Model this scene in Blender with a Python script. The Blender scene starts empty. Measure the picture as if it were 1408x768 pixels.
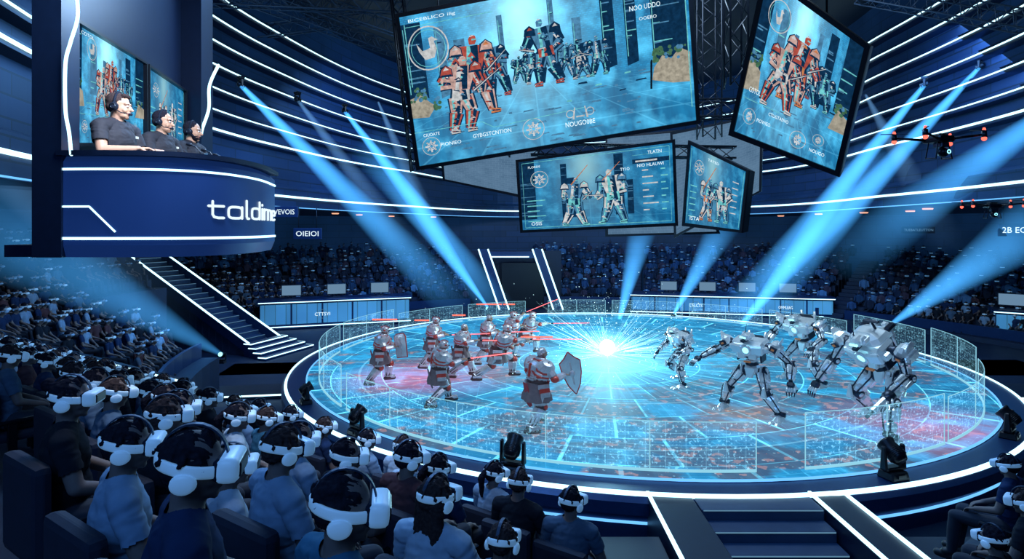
import bpy,bmesh,math,random
import numpy as np
from mathutils import Vector,Matrix,noise as mnoise
random.seed(7)
SC=bpy.context.scene; C=SC.collection
F=823.0;H=5.1;CX,CY=4.33,24.05
V=Vector;PI=math.pi
def R(d): return math.radians(d)
def P(px,py,Y): return V(((px-704)/F*Y,Y,H-(py-315)/F*Y))
def pol(r,a,z=0): return V((CX+r*math.cos(R(a)),CY+r*math.sin(R(a)),z))
def Rz(a): return Matrix.Rotation(a,4,'Z')
def Rx(a): return Matrix.Rotation(a,4,'X')
def T(v): return Matrix.Translation(V(v))
# ------------------------------------------------------------ materials
class G:
    def __init__(s,name):
        s.m=bpy.data.materials.new(name); s.m.use_nodes=True; s.nt=s.m.node_tree; s.nt.nodes.clear()
        s.out=s.n('ShaderNodeOutputMaterial')
    def n(s,t,**k):
        x=s.nt.nodes.new(t)
        for a,b in k.items(): setattr(x,a,b)
        return x
    def set(s,sock,v):
        if isinstance(v,bpy.types.NodeSocket): s.nt.links.new(v,sock)
        else: sock.default_value=v
    def f(s,op,a,b=0.0,c=None):
        x=s.n('ShaderNodeMath',operation=op); s.set(x.inputs[0],a); s.set(x.inputs[1],b)
        if c is not None: s.set(x.inputs[2],c)
        return x.outputs[0]
    def mix(s,fac,a,b,bt='MIX'):
        x=s.n('ShaderNodeMixRGB',blend_type=bt); s.set(x.inputs[0],fac)
        s.set(x.inputs[1],a if isinstance(a,bpy.types.NodeSocket) else (*a,1)); s.set(x.inputs[2],b if isinstance(b,bpy.types.NodeSocket) else (*b,1))
        return x.outputs[0]
    def noise(s,vec,scale,det=3):
        x=s.n('ShaderNodeTexNoise'); x.inputs['Scale'].default_value=scale; x.inputs['Detail'].default_value=det
        if vec is not None: s.set(x.inputs['Vector'],vec)
        return x.outputs[0]
    def comb(s,x,y,z=0.0):
        c=s.n('ShaderNodeCombineXYZ'); s.set(c.inputs[0],x); s.set(c.inputs[1],y); s.set(c.inputs[2],z); return c.outputs[0]
    def surf(s,sh): s.nt.links.new(sh,s.out.inputs[0])
def MAT(name,col,rough=.5,metal=0.,em=None,es=0.,var=.25,scale=14,bump=0.,fine=6,spec=None):
    g=G(name); tc=g.n('ShaderNodeTexCoord').outputs['Object']
    nz=g.noise(tc,scale); dark=tuple(c*(1-var) for c in col); lite=tuple(min(1,c*(1+var)) for c in col)
    b=g.n('ShaderNodeBsdfPrincipled'); g.set(b.inputs['Base Color'],g.mix(nz,dark,lite))
    b.inputs['Roughness'].default_value=rough; b.inputs['Metallic'].default_value=metal
    if spec is not None: b.inputs['Specular IOR Level'].default_value=spec
    if em: b.inputs['Emission Color'].default_value=(*em,1); b.inputs['Emission Strength'].default_value=es
    if bump:
        bp=g.n('ShaderNodeBump'); bp.inputs['Strength'].default_value=bump; g.set(bp.inputs['Height'],g.noise(tc,scale*fine)); g.set(b.inputs['Normal'],bp.outputs[0])
    g.surf(b.outputs[0]); return g.m
def GLOW(name,col,st,samp=False):
    g=G(name); tc=g.n('ShaderNodeTexCoord').outputs['Object']
    e=g.n('ShaderNodeEmission'); g.set(e.inputs[0],g.mix(g.noise(tc,3.),tuple(c*.85 for c in col),col)); e.inputs[1].default_value=st
    g.surf(e.outputs[0])
    if not samp: g.m.cycles.emission_sampling='NONE'
    return g.m
M={}
M['navy']=MAT('navy_panel',(.004,.014,.045),.4,.3)
M['navy2']=MAT('blue_panel',(.007,.032,.12),.35,.3)
M['deskblue']=MAT('desk_blue',(.010,.035,.14),.3,.2,em=(.015,.06,.28),es=.30,scale=2)
M['stepblue']=MAT('step_blue',(.02,.05,.12),.5,.1,scale=3)
M['black']=MAT('black_metal',(.006,.010,.02),.35,.5)
M['blackm']=MAT('matte_black',(.010,.016,.032),.8,spec=.1)
M['rig']=MAT('rigging_blue_steel',(.03,.06,.12),.5,.3)
M['steel']=MAT('dark_steel',(.05,.07,.1),.35,.8)
M['concrete']=MAT('dark_blue_concrete',(.005,.018,.055),.6,0,var=.35,scale=3)
M['led']=GLOW('white_blue_led',(.50,.86,1),2.6)
M['led2']=GLOW('blue_led',(.15,.5,1),1.4)
M['text']=GLOW('lit_lettering',(.75,.93,1),1.3)
M['textdim']=GLOW('dim_lettering',(.2,.45,.7),.5)
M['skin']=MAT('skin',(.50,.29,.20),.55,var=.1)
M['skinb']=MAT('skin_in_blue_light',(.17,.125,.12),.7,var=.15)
M['hair']=MAT('dark_hair',(.016,.016,.026),1.,var=.8,scale=60,bump=1.,spec=.03)
M['hair2']=MAT('brown_hair',(.045,.032,.034),1.,var=.8,scale=60,bump=1.,spec=.03)
M['poloblack']=MAT('black_polo',(.014,.017,.03),.8,bump=.2)
M['jeans']=MAT('dark_trousers',(.012,.02,.04),.8)
M['shoe']=MAT('dark_shoe',(.01,.012,.016),.5)
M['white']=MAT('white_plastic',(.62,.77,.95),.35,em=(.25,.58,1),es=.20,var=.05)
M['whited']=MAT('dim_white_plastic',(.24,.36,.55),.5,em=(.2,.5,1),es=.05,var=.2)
M['seat']=MAT('seat_fabric',(.008,.015,.04),.75,bump=.3)
M['eye']=MAT('eye_white',(.8,.8,.8),.2,var=.02)
M['iris']=MAT('iris',(.03,.02,.015),.2)
M['lip']=MAT('lip',(.38,.15,.12),.5)
SH=[MAT('shirt_%s'%n,c,.9,bump=.5,fine=2,spec=.1) for n,c in [('pale',(.20,.31,.47)),('grey',(.07,.12,.20)),('navy',(.014,.032,.09)),('brown',(.08,.04,.05)),('white',(.38,.50,.66)),('teal',(.03,.12,.22)),('black',(.012,.016,.026))]]
M['redcloth']=MAT('red_cloth',(.34,.04,.04),.7,em=(.5,.05,.08),es=.08,bump=.3)  # knight cloth and armour: faint emission added to look more brightly lit
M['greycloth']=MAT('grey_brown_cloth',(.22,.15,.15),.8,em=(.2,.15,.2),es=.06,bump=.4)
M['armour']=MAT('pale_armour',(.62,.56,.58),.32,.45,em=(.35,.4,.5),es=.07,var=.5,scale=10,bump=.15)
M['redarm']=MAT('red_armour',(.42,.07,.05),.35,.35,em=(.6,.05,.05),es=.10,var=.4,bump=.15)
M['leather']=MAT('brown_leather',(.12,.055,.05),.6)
M['mech']=MAT('silver_armour',(.74,.82,.90),.26,.55,em=(.35,.6,.9),es=.09,var=.30,scale=7)  # slight emission put in so the robots read brighter under the lamps
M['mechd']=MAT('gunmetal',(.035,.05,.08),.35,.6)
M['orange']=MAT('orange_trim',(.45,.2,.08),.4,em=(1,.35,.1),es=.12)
M['cyan']=GLOW('cyan_light',(.3,.85,1),2.2)
M['red']=GLOW('red_light',(1,.12,.08),2.5)
M['redblade']=GLOW('red_blade',(1,.18,.2),2.2)
M['warm']=GLOW('warm_lamp',(1,.42,.25),1.6)
M['core']=GLOW('white_core',(.85,1,1),4,True)
def panelmat(name,col,em,es,sx,sy,coord='Object'):
    g=G(name); tc=g.n('ShaderNodeTexCoord').outputs[coord]
    br=g.n('ShaderNodeTexBrick'); g.set(br.inputs['Vector'],tc); br.inputs['Scale'].default_value=1
    br.inputs['Brick Width'].default_value=sx; br.inputs['Row Height'].default_value=sy; br.inputs['Mortar Size'].default_value=.03
    br.inputs['Color1'].default_value=(*col,1); br.inputs['Color2'].default_value=(*[c*1.9 for c in col],1); br.inputs['Mortar'].default_value=(*[c*.3 for c in col],1)
    b=g.n('ShaderNodeBsdfPrincipled'); g.set(b.inputs['Base Color'],br.outputs[0]); b.inputs['Roughness'].default_value=.45; b.inputs['Metallic'].default_value=.3
    g.set(b.inputs['Emission Color'],g.mix(g.noise(tc,.25),(0,0,0),em)); b.inputs['Emission Strength'].default_value=es
    g.surf(b.outputs[0]); return g.m
M['wall']=panelmat('wall_panels',(.004,.013,.042),(.008,.05,.17),.35,2.2,.55,'UV')  # blue emission in the panels stands in for haze before the walls
M['ceil']=panelmat('ceiling_panels',(.003,.006,.016),(.0,.008,.024),.2,2,2)
def beammat(name,col,st,pw=1.0):  # glow and soft edges shaded onto cone shells in place of lit haze
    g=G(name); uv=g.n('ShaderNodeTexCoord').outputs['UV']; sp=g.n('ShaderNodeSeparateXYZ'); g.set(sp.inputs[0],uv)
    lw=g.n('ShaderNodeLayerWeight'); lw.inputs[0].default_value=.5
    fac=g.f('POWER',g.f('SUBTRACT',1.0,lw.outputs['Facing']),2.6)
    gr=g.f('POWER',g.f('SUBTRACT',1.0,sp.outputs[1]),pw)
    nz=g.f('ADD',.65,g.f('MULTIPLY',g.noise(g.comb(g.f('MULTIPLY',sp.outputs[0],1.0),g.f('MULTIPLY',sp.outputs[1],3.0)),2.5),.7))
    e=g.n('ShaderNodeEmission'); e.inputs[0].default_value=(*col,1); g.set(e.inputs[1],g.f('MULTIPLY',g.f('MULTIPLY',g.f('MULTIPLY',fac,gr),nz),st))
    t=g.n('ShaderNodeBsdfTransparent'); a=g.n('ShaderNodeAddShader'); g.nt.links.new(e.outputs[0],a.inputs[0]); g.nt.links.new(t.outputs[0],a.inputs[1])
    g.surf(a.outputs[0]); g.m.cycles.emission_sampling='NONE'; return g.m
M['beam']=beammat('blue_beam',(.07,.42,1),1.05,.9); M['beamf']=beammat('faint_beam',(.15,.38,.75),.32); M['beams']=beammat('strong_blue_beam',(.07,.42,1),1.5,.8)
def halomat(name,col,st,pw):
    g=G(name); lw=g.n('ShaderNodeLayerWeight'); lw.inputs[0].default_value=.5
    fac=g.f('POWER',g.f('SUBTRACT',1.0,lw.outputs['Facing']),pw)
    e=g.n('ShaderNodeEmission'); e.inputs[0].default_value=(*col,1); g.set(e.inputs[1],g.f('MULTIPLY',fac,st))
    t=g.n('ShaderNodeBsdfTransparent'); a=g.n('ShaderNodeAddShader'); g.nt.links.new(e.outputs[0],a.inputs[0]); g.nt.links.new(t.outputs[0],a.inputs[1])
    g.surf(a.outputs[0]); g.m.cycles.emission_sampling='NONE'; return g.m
M['halo']=halomat('burst_halo',(.35,.88,1),.5,4); M['halo2']=halomat('burst_outer_halo',(.10,.6,1),.16,3)  # glowing shells stand in for the haze lit around the burst
M['ray']=halomat('spark_ray',(.5,.92,1),.95,1)
def barriermat():
    g=G('hologram_glass'); uv=g.n('ShaderNodeTexCoord').outputs['UV']
    def br(w,h,mo,off=.0):
        b=g.n('ShaderNodeTexBrick'); g.set(b.inputs['Vector'],uv); b.inputs['Scale'].default_value=1; b.inputs['Brick Width'].default_value=w; b.inputs['Row Height'].default_value=h
        b.inputs['Mortar Size'].default_value=mo; b.offset=off
        b.inputs['Color1'].default_value=(0,0,0,1); b.inputs['Color2'].default_value=(1,1,1,1); b.inputs['Mortar'].default_value=(.5,.5,.5,1)
        return b
    b1=br(.42,.25,.006); b2=br(.11,.0625,.004)
    st=g.f('ADD',.035,g.f('ADD',g.f('MULTIPLY',b1.outputs['Fac'],.26),g.f('MULTIPLY',g.f('MULTIPLY',b2.outputs['Fac'],.18),g.noise(uv,2.))))
    st=g.f('ADD',st,g.f('MULTIPLY',g.f('MAXIMUM',g.f('SUBTRACT',g.noise(uv,1.4,6),.52),0.),1.2))
    st=g.f('ADD',st,g.f('MULTIPLY',g.f('GREATER_THAN',g.noise(uv,14.,5),.59),.42))
    e=g.n('ShaderNodeEmission'); e.inputs[0].default_value=(.30,.76,1,1); g.set(e.inputs[1],st)
    t=g.n('ShaderNodeBsdfTransparent'); t.inputs[0].default_value=(.9,.96,1,1); a=g.n('ShaderNodeAddShader'); g.nt.links.new(e.outputs[0],a.inputs[0]); g.nt.links.new(t.outputs[0],a.inputs[1])
    g.surf(a.outputs[0]); g.m.cycles.emission_sampling='NONE'; return g.m
M['barrier']=barriermat()
def floormat():
    g=G('stage_hologram_floor'); tc=g.n('ShaderNodeTexCoord').outputs['Object']; sp=g.n('ShaderNodeSeparateXYZ'); g.set(sp.inputs[0],tc)
    x,y=sp.outputs[0],sp.outputs[1]
    dx=g.f('ADD',x,.66); dy=g.f('ADD',y,.99)
    r=g.f('SQRT',g.f('ADD',g.f('MULTIPLY',dx,dx),g.f('MULTIPLY',dy,dy))); an=g.f('ARCTAN2',dy,dx)
    def brick(vec,w,h,mo,c1,c2,cm,off=.5):
        b=g.n('ShaderNodeTexBrick'); g.set(b.inputs['Vector'],vec); b.inputs['Scale'].default_value=1; b.inputs['Brick Width'].default_value=w; b.inputs['Row Height'].default_value=h
        b.inputs['Mortar Size'].default_value=mo; b.offset=off
        b.inputs['Color1'].default_value=(*c1,1); b.inputs['Color2'].default_value=(*c2,1); b.inputs['Mortar'].default_value=(*cm,1); return b
    pv=g.comb(g.f('MULTIPLY',an,3.82),r)
    b1=brick(pv,1.0,1.7,.020,(.001,.020,.075),(.006,.20,.42),(.12,.55,.75))
    b2=brick(tc,.9,.9,.008,(0,0,0),(.004,.06,.12),(.02,.20,.33),0)
    b3=brick(pv,.25,.3,.010,(0,0,0),(.0,.06,.12),(.05,.30,.42))
    nz=g.noise(tc,.35,4)
    col=g.mix(.8,b1.outputs[0],b2.outputs[0],'ADD')
    col=g.mix(g.f('MAXIMUM',g.f('MULTIPLY',g.f('SUBTRACT',nz,.35),2.2),0.),col,b3.outputs[0],'ADD')
    col=g.mix(g.f('MULTIPLY',g.f('MAXIMUM',g.f('SUBTRACT',g.noise(tc,1.3,6),.5),0.),3.0),col,(.05,.42,.65),'ADD')
    n5=g.noise(g.comb(g.f('MULTIPLY',x,.5),g.f('MULTIPLY',y,.8),3.1),1.1,8)
    rock=g.f('MULTIPLY',g.f('MAXIMUM',g.f('SUBTRACT',n5,.47),0.),11.)
    far=g.f('MULTIPLY',g.f('GREATER_THAN',r,3.8),g.f('LESS_THAN',y,1.))
    rk=g.f('MINIMUM',g.f('MULTIPLY',rock,far),.88)
    col=g.mix(rk,col,g.mix(g.noise(tc,2.5,6),(.004,.016,.045),(.10,.075,.07)))
    col=g.mix(g.f('MULTIPLY',g.f('MULTIPLY',rk,g.f('GREATER_THAN',g.noise(tc,3.,4),.58)),.5),col,(.50,.18,.05),'ADD')
    col=g.mix(g.f('MULTIPLY',b1.outputs['Fac'],.5),col,(.06,.38,.55),'ADD')
    spec=g.f('GREATER_THAN',g.noise(tc,7.,4),.665)
    col=g.mix(g.f('MULTIPLY',spec,.4),col,(.35,.85,1),'ADD')
    rings=g.f('LESS_THAN',g.f('ABSOLUTE',g.f('SUBTRACT',g.f('FRACT',g.f('MULTIPLY',r,.27)),.5)),.010)
    col=g.mix(g.f('MULTIPLY',rings,.22),col,(.4,.9,1),'ADD')
    rays=g.f('POWER',g.noise(g.comb(g.f('MULTIPLY',an,9.),0.),2.,2),3.)
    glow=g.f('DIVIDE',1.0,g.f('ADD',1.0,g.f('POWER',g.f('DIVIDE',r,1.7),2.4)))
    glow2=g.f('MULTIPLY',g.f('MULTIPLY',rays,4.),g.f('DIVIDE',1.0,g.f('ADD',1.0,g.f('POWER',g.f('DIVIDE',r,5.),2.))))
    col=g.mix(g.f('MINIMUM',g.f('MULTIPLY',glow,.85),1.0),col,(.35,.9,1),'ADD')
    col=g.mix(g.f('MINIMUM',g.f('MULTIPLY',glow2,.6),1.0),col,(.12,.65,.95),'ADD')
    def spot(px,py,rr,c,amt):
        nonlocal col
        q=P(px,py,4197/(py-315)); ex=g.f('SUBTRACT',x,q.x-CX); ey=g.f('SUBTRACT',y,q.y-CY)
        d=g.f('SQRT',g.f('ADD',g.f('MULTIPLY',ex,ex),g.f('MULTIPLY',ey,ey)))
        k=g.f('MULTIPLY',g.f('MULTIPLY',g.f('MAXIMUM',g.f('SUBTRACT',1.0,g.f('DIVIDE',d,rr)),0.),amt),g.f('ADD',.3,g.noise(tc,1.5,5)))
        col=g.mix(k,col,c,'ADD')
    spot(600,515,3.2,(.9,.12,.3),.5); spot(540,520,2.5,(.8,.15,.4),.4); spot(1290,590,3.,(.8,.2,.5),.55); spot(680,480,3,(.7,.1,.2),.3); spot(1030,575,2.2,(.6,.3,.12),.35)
    b=g.n('ShaderNodeBsdfPrincipled'); b.inputs['Base Color'].default_value=(.006,.04,.10,1); b.inputs['Roughness'].default_value=.6; b.inputs['Specular IOR Level'].default_value=.12
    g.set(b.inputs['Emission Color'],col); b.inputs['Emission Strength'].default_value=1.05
    g.surf(b.outputs[0]); return g.m
M['stage']=floormat()
def dispmat(name,kind):
    g=G(name); uv=g.n('ShaderNodeTexCoord').outputs['UV']; sp=g.n('ShaderNodeSeparateXYZ'); g.set(sp.inputs[0],uv); u,v=sp.outputs[0],sp.outputs[1]
    if kind=='pale':
        b=g.n('ShaderNodeTexBrick'); g.set(b.inputs['Vector'],uv); b.inputs['Scale'].default_value=8; b.inputs['Color1'].default_value=(.06,.15,.28,1); b.inputs['Color2'].default_value=(.10,.21,.36,1); b.inputs['Mortar'].default_value=(.22,.4,.6,1); b.inputs['Mortar Size'].default_value=.01
        col=g.mix(g.noise(uv,6.,5),b.outputs[0],(.22,.40,.62))
    else:
        cols=g.noise(g.comb(g.f('MULTIPLY',u,9.),g.f('MULTIPLY',v,1.2)),2.,5)
        col=g.mix(g.f('POWER',cols,1.5),(.001,.03,.13),(.01,.40,.80))
        b=g.n('ShaderNodeTexBrick'); g.set(b.inputs['Vector'],g.comb(g.f('MULTIPLY',u,40.),g.f('MULTIPLY',v,20.))); b.inputs['Scale'].default_value=1; b.inputs['Color1'].default_value=(0,0,0,1); b.inputs['Color2'].default_value=(.004,.10,.20,1); b.inputs['Mortar'].default_value=(0,.01,.02,1); b.inputs['Mortar Size'].default_value=.05
        up=g.f('GREATER_THAN',v,.42)
        col=g.mix(up,col,b.outputs[0],'ADD')
        sm=g.noise(g.comb(g.f('MULTIPLY',u,5.),g.f('MULTIPLY',v,3.)),2.,8)
        col=g.mix(g.f('MULTIPLY',g.f('MAXIMUM',g.f('SUBTRACT',sm,.46),0.),2.4),col,(.12,.65,.95),'ADD')
        d=g.f('ADD',g.f('POWER',g.f('DIVIDE',g.f('ABSOLUTE',g.f('SUBTRACT',u,.43)),.10),2.),g.f('POWER',g.f('DIVIDE',g.f('ABSOLUTE',g.f('SUBTRACT',v,.85)),.35),2.))
        col=g.mix(g.f('DIVIDE',1.,g.f('ADD',1.,g.f('MULTIPLY',d,1.2))),col,(.5,.95,1),'ADD' if kind=='battle' else 'MIX')
        fl=g.f('LESS_THAN',v,.42); vv=g.f('DIVIDE',g.f('SUBTRACT',u,.45),g.f('ADD',.05,g.f('ABSOLUTE',g.f('SUBTRACT',.5,v))))
        ln=g.f('LESS_THAN',g.f('FRACT',g.f('MULTIPLY',vv,2.5)),.05)
        hl=g.f('LESS_THAN',g.f('FRACT',g.f('DIVIDE',.8,g.f('ADD',.04,g.f('ABSOLUTE',g.f('SUBTRACT',.48,v))))),.05)
        col=g.mix(g.f('MULTIPLY',g.f('MULTIPLY',fl,g.f('MAXIMUM',ln,hl)),.15),col,(.2,.75,1),'ADD')
        if kind=='stats': col=g.mix(.45,col,(.002,.10,.26))
    e=g.n('ShaderNodeEmission'); g.set(e.inputs[0],col); e.inputs[1].default_value={'battle':1.,'stats':.95,'pale':.6}[kind]
    g.surf(e.outputs[0]); return g.m
M['battle']=dispmat('battle_display','battle'); M['stats']=dispmat('stats_display','stats'); M['pale']=dispmat('pale_display','pale')
def PG(n,c):
    g=G('picture_'+n); tc=g.n('ShaderNodeTexCoord').outputs['Object']; e=g.n('ShaderNodeEmission'); g.set(e.inputs[0],g.mix(g.noise(tc,9.,7),tuple(x*.15 for x in c),tuple(min(1,x*1.8) for x in c))); e.inputs[1].default_value=1.; g.surf(e.outputs[0]); g.m.cycles.emission_sampling='NONE'; return g.m
PIC=[PG(n,c) for n,c in [('white',(.6,.85,.95)),('red',(.42,.08,.06)),('flesh',(.55,.36,.32)),('steel',(.07,.22,.38)),('dark',(.004,.03,.08)),('sand',(.36,.33,.26)),('cyan',(.15,.6,.9)),('green',(.06,.16,.09)),('orange',(.6,.20,.08))]]
# ------------------------------------------------------------ mesh helpers
def NB(): 
    b=bmesh.new(); b.loops.layers.uv.new('UVMap'); return b
def box(bm,c,s,Mx=None,bev=0.,mi=0,taper=None,seg=1,smooth=False):
    t=bmesh.new(); bmesh.ops.create_cube(t,size=1)
    for v in t.verts:
        k=taper if (taper and v.co.z>0) else (1,1)
        v.co=V((v.co.x*s[0]*k[0],v.co.y*s[1]*k[1],v.co.z*s[2]))
    if bev: bmesh.ops.bevel(t,geom=t.edges[:],offset=bev,segments=seg,affect='EDGES',profile=.6)
    for f in t.faces: f.smooth=smooth
    A=T(c) if Mx is None else Mx@T(c)
    merge(bm,t,A,mi)
def merge(bm,t,A=None,mi=0):
    mp={}
    for v in t.verts: mp[v]=bm.verts.new(A@v.co if A else v.co)
    for f in t.faces:
        try: nf=bm.faces.new([mp[v] for v in f.verts]); nf.material_index=mi; nf.smooth=f.smooth
        except ValueError: pass
    t.free()
def lathe(bm,prof,A=None,seg=16,mi=0,smooth=True,mod=None):
    A=A or Matrix(); rings=[]
    for (r,z) in prof:
        if abs(r)<1e-6: rings.append([bm.verts.new(A@V((0,0,z)))])
        else: rings.append([bm.verts.new(A@V((r*(mod(i/seg,z) if mod else 1)*math.cos(2*PI*i/seg),r*(mod(i/seg,z) if mod else 1)*math.sin(2*PI*i/seg),z))) for i in range(seg)])
    for a,b in zip(rings,rings[1:]):
        for i in range(seg):
            j=(i+1)%seg
            if len(a)==1 and len(b)==1: continue
            if len(a)==1: f=bm.faces.new([a[0],b[i],b[j]])
            elif len(b)==1: f=bm.faces.new([a[i],a[j],b[0]])
            else: f=bm.faces.new([a[i],a[j],b[j],b[i]])
            f.material_index=mi; f.smooth=smooth
def align(a,b,up=None):
    z=(V(b)-V(a)); z=z.normalized() if z.length>1e-9 else V((0,0,1))
    u=V(up) if up else (V((0,1,0)) if abs(z.y)<.9 else V((1,0,0)))
    x=u.cross(z).normalized(); y=z.cross(x)
    m=Matrix((x,y,z)).transposed().to_4x4(); m.translation=V(a); return m
def cyl(bm,a,b,r0,r1=None,seg=12,mi=0,smooth=True):
    r1=r0 if r1 is None else r1; L=(V(b)-V(a)).length
    lathe(bm,[(0,0),(r0,0),(r1,L),(0,L)],align(a,b),seg,mi,smooth)
def capsule(bm,a,b,ra,rb,seg=12,mi=0):
    L=(V(b)-V(a)).length; n=4
    pr=[(ra*math.cos(R(-90+90*i/n)),ra*math.sin(R(-90+90*i/n))) for i in range(n+1)]+[(rb*math.cos(R(90*i/n)),L+rb*math.sin(R(90*i/n))) for i in range(n+1)]
    pr[0]=(0,pr[0][1]); pr[-1]=(0,pr[-1][1])
    if L<1e-6: pr=pr[:n+1]+pr[n+2:]
    lathe(bm,pr,align(a,b),seg,mi)
def ell(bm,c,r,Mx=None,seg=16,mi=0):
    A=(Mx or Matrix())@T(c)@Matrix.Diagonal((r[0],r[1],r[2],1)); n=max(6,seg//2)
    pr=[(math.sin(PI*i/n),-math.cos(PI*i/n)) for i in range(n+1)]; pr[0]=(0,-1); pr[-1]=(0,1)
    lathe(bm,pr,A,seg,mi)
def tube(bm,pts,r,seg=6,mi=0):
    for a,b in zip(pts,pts[1:]): capsule(bm,a,b,r,r,seg,mi)
def sweep(bm,pts,prof,mi=0,closep=True,smooth=False,loop=False,caps=True):
    uvl=bm.loops.layers.uv.active; n=len(pts); rows=[]; s=0
    for i,p in enumerate(pts):
        a=pts[(i-1)%n] if (loop or i>0) else p; b=pts[(i+1)%n] if (loop or i<n-1) else p
        t=V((b.x-a.x,b.y-a.y,0)).normalized(); nn=V((t.y,-t.x,0))
        if i>0: s+=(p-pts[i-1]).length
        rows.append(([bm.verts.new(p+nn*q[0]+V((0,0,q[1]))) for q in prof],s))
    m=len(prof); rng=range(m) if closep else range(m-1)
    for i in range(n if loop else n-1):
        (A,sa),(B,sb)=rows[i],rows[(i+1)%n]
        for k in rng:
            l=(k+1)%m
            f=bm.faces.new([A[k],B[k],B[l],A[l]]); f.material_index=mi; f.smooth=smooth
            for lp,(uu,vv) in zip(f.loops,[(sa,prof[k][1]),(sb,prof[k][1]),(sb,prof[l][1]),(sa,prof[l][1])]): lp[uvl].uv=(uu,vv)
    if closep and not loop and caps:
        for r_ in (rows[0][0],rows[-1][0]):
            f=bm.faces.new(r_); f.material_index=mi
def arc(r,a0,a1,z=0,n=None):
    n=n or max(4,int(abs(a1-a0)/3)); return [pol(r,a0+(a1-a0)*i/n,z) for i in range(n+1)]
def rectp(w,h,z=0): return [(-w/2,z-h/2),(w/2,z-h/2),(w/2,z+h/2),(-w/2,z+h/2)]
def prism(bm,pts,d,A,mi=0):
    a=[bm.verts.new(A@V((x,y,0))) for x,y in pts]; b=[bm.verts.new(A@V((x,y,d))) for x,y in pts]
    n=len(pts)
    for f in [bm.faces.new(a[::-1]),bm.faces.new(b)]+[bm.faces.new([a[i],a[(i+1)%n],b[(i+1)%n],b[i]]) for i in range(n)]: f.material_index=mi
def obj(name,bm,mats,parent=None,loc=None,norm=True):
    if norm: bmesh.ops.recalc_face_normals(bm,faces=bm.faces)
    me=bpy.data.meshes.new(name); bm.to_mesh(me); bm.free()
    for m in (mats if isinstance(mats,(list,tuple)) else [mats]): me.materials.append(M[m] if isinstance(m,str) else m)
    o=bpy.data.objects.new(name,me); C.objects.link(o)
    if parent: o.parent=parent
    if loc is not None: o.location=loc
    return o
def meobj(name,me,parent=None):
    o=bpy.data.objects.new(name,me); C.objects.link(o); o.parent=parent; return o
def tag(o,label,cat,group=None,kind=None):
    if label: o['label']=label
    if cat: o['category']=cat
    if group: o['group']=group
    if kind: o['kind']=kind
    return o
def thing(name,label,cat,loc=(0,0,0),rz=0,group=None):
    o=bpy.data.objects.new(name,None); C.objects.link(o); o.location=loc; o.rotation_euler=(0,0,rz); o.empty_display_size=.1
    return tag(o,label,cat,group)
def struct(o): o['kind']='structure'; return o
def copy_tree(o,parent=None):
    c=o.copy(); C.objects.link(c); c.parent=parent
    for ch in o.children: copy_tree(ch,c)
    return c
def center(o):
    me=o.data; n=len(me.vertices)
    co=np.empty(n*3); me.vertices.foreach_get('co',co); co=co.reshape(-1,3); c=(co.min(0)+co.max(0))/2; c[2]=co[:,2].min()
    co-=c; me.vertices.foreach_set('co',co.ravel()); me.update(); o.location=V(c); return o
def child(name,bm,mat,o):
    e=obj(name,bm,mat,o); e.matrix_parent_inverse=Matrix.Translation(-o.location); return e
def strip(name,label,pts,w=.06,h=.05,mat='led',grp=None):
    bm=NB(); sweep(bm,pts,rectp(w,h)); o=obj(name,bm,mat)
    center(o); tag(o,label,'light strip',grp); return o
_txt={}
def textmesh(s):
    if s in _txt: return _txt[s]
    cu=bpy.data.curves.new('t','FONT'); cu.body=s; cu.resolution_u=2; o=bpy.data.objects.new('t',cu); C.objects.link(o)
    bpy.context.view_layer.update(); dg=bpy.context.evaluated_depsgraph_get(); me=bpy.data.meshes.new_from_object(o.evaluated_get(dg))
    vs=[(v.co.x,v.co.y) for v in me.vertices]; fs=[tuple(p.vertices) for p in me.polygons]
    bpy.data.objects.remove(o); bpy.data.curves.remove(cu); bpy.data.meshes.remove(me)
    x0=min(v[0] for v in vs); x1=max(v[0] for v in vs); y0=min(v[1] for v in vs); y1=max(v[1] for v in vs)
    vs=[((x-x0)/(x1-x0),(y-y0)/(y1-y0)) for x,y in vs]; _txt[s]=(vs,fs,(x1-x0)/(y1-y0)); return _txt[s]
def addtext(bm,s,fn,mi=0):
    vs,fs,asp=textmesh(s); bv=[bm.verts.new(fn(x,y)) for x,y in vs]
    for f in fs:
        try: q=bm.faces.new([bv[i] for i in f]); q.material_index=mi
        except ValueError: pass
def curve(pts,n=40):
    out=[]
    for i in range(len(pts)-1):
        p0=pts[max(0,i-1)];p1=pts[i];p2=pts[i+1];p3=pts[min(len(pts)-1,i+2)]; k=max(2,n//(len(pts)-1))
        for j in range(k):
            t=j/k; out.append(V([.5*((2*p1[c])+(-p0[c]+p2[c])*t+(2*p0[c]-5*p1[c]+4*p2[c]-p3[c])*t*t+(-p0[c]+3*p1[c]-3*p2[c]+p3[c])*t**3) for c in range(3)]))
    out.append(V(pts[-1])); return out
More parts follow.
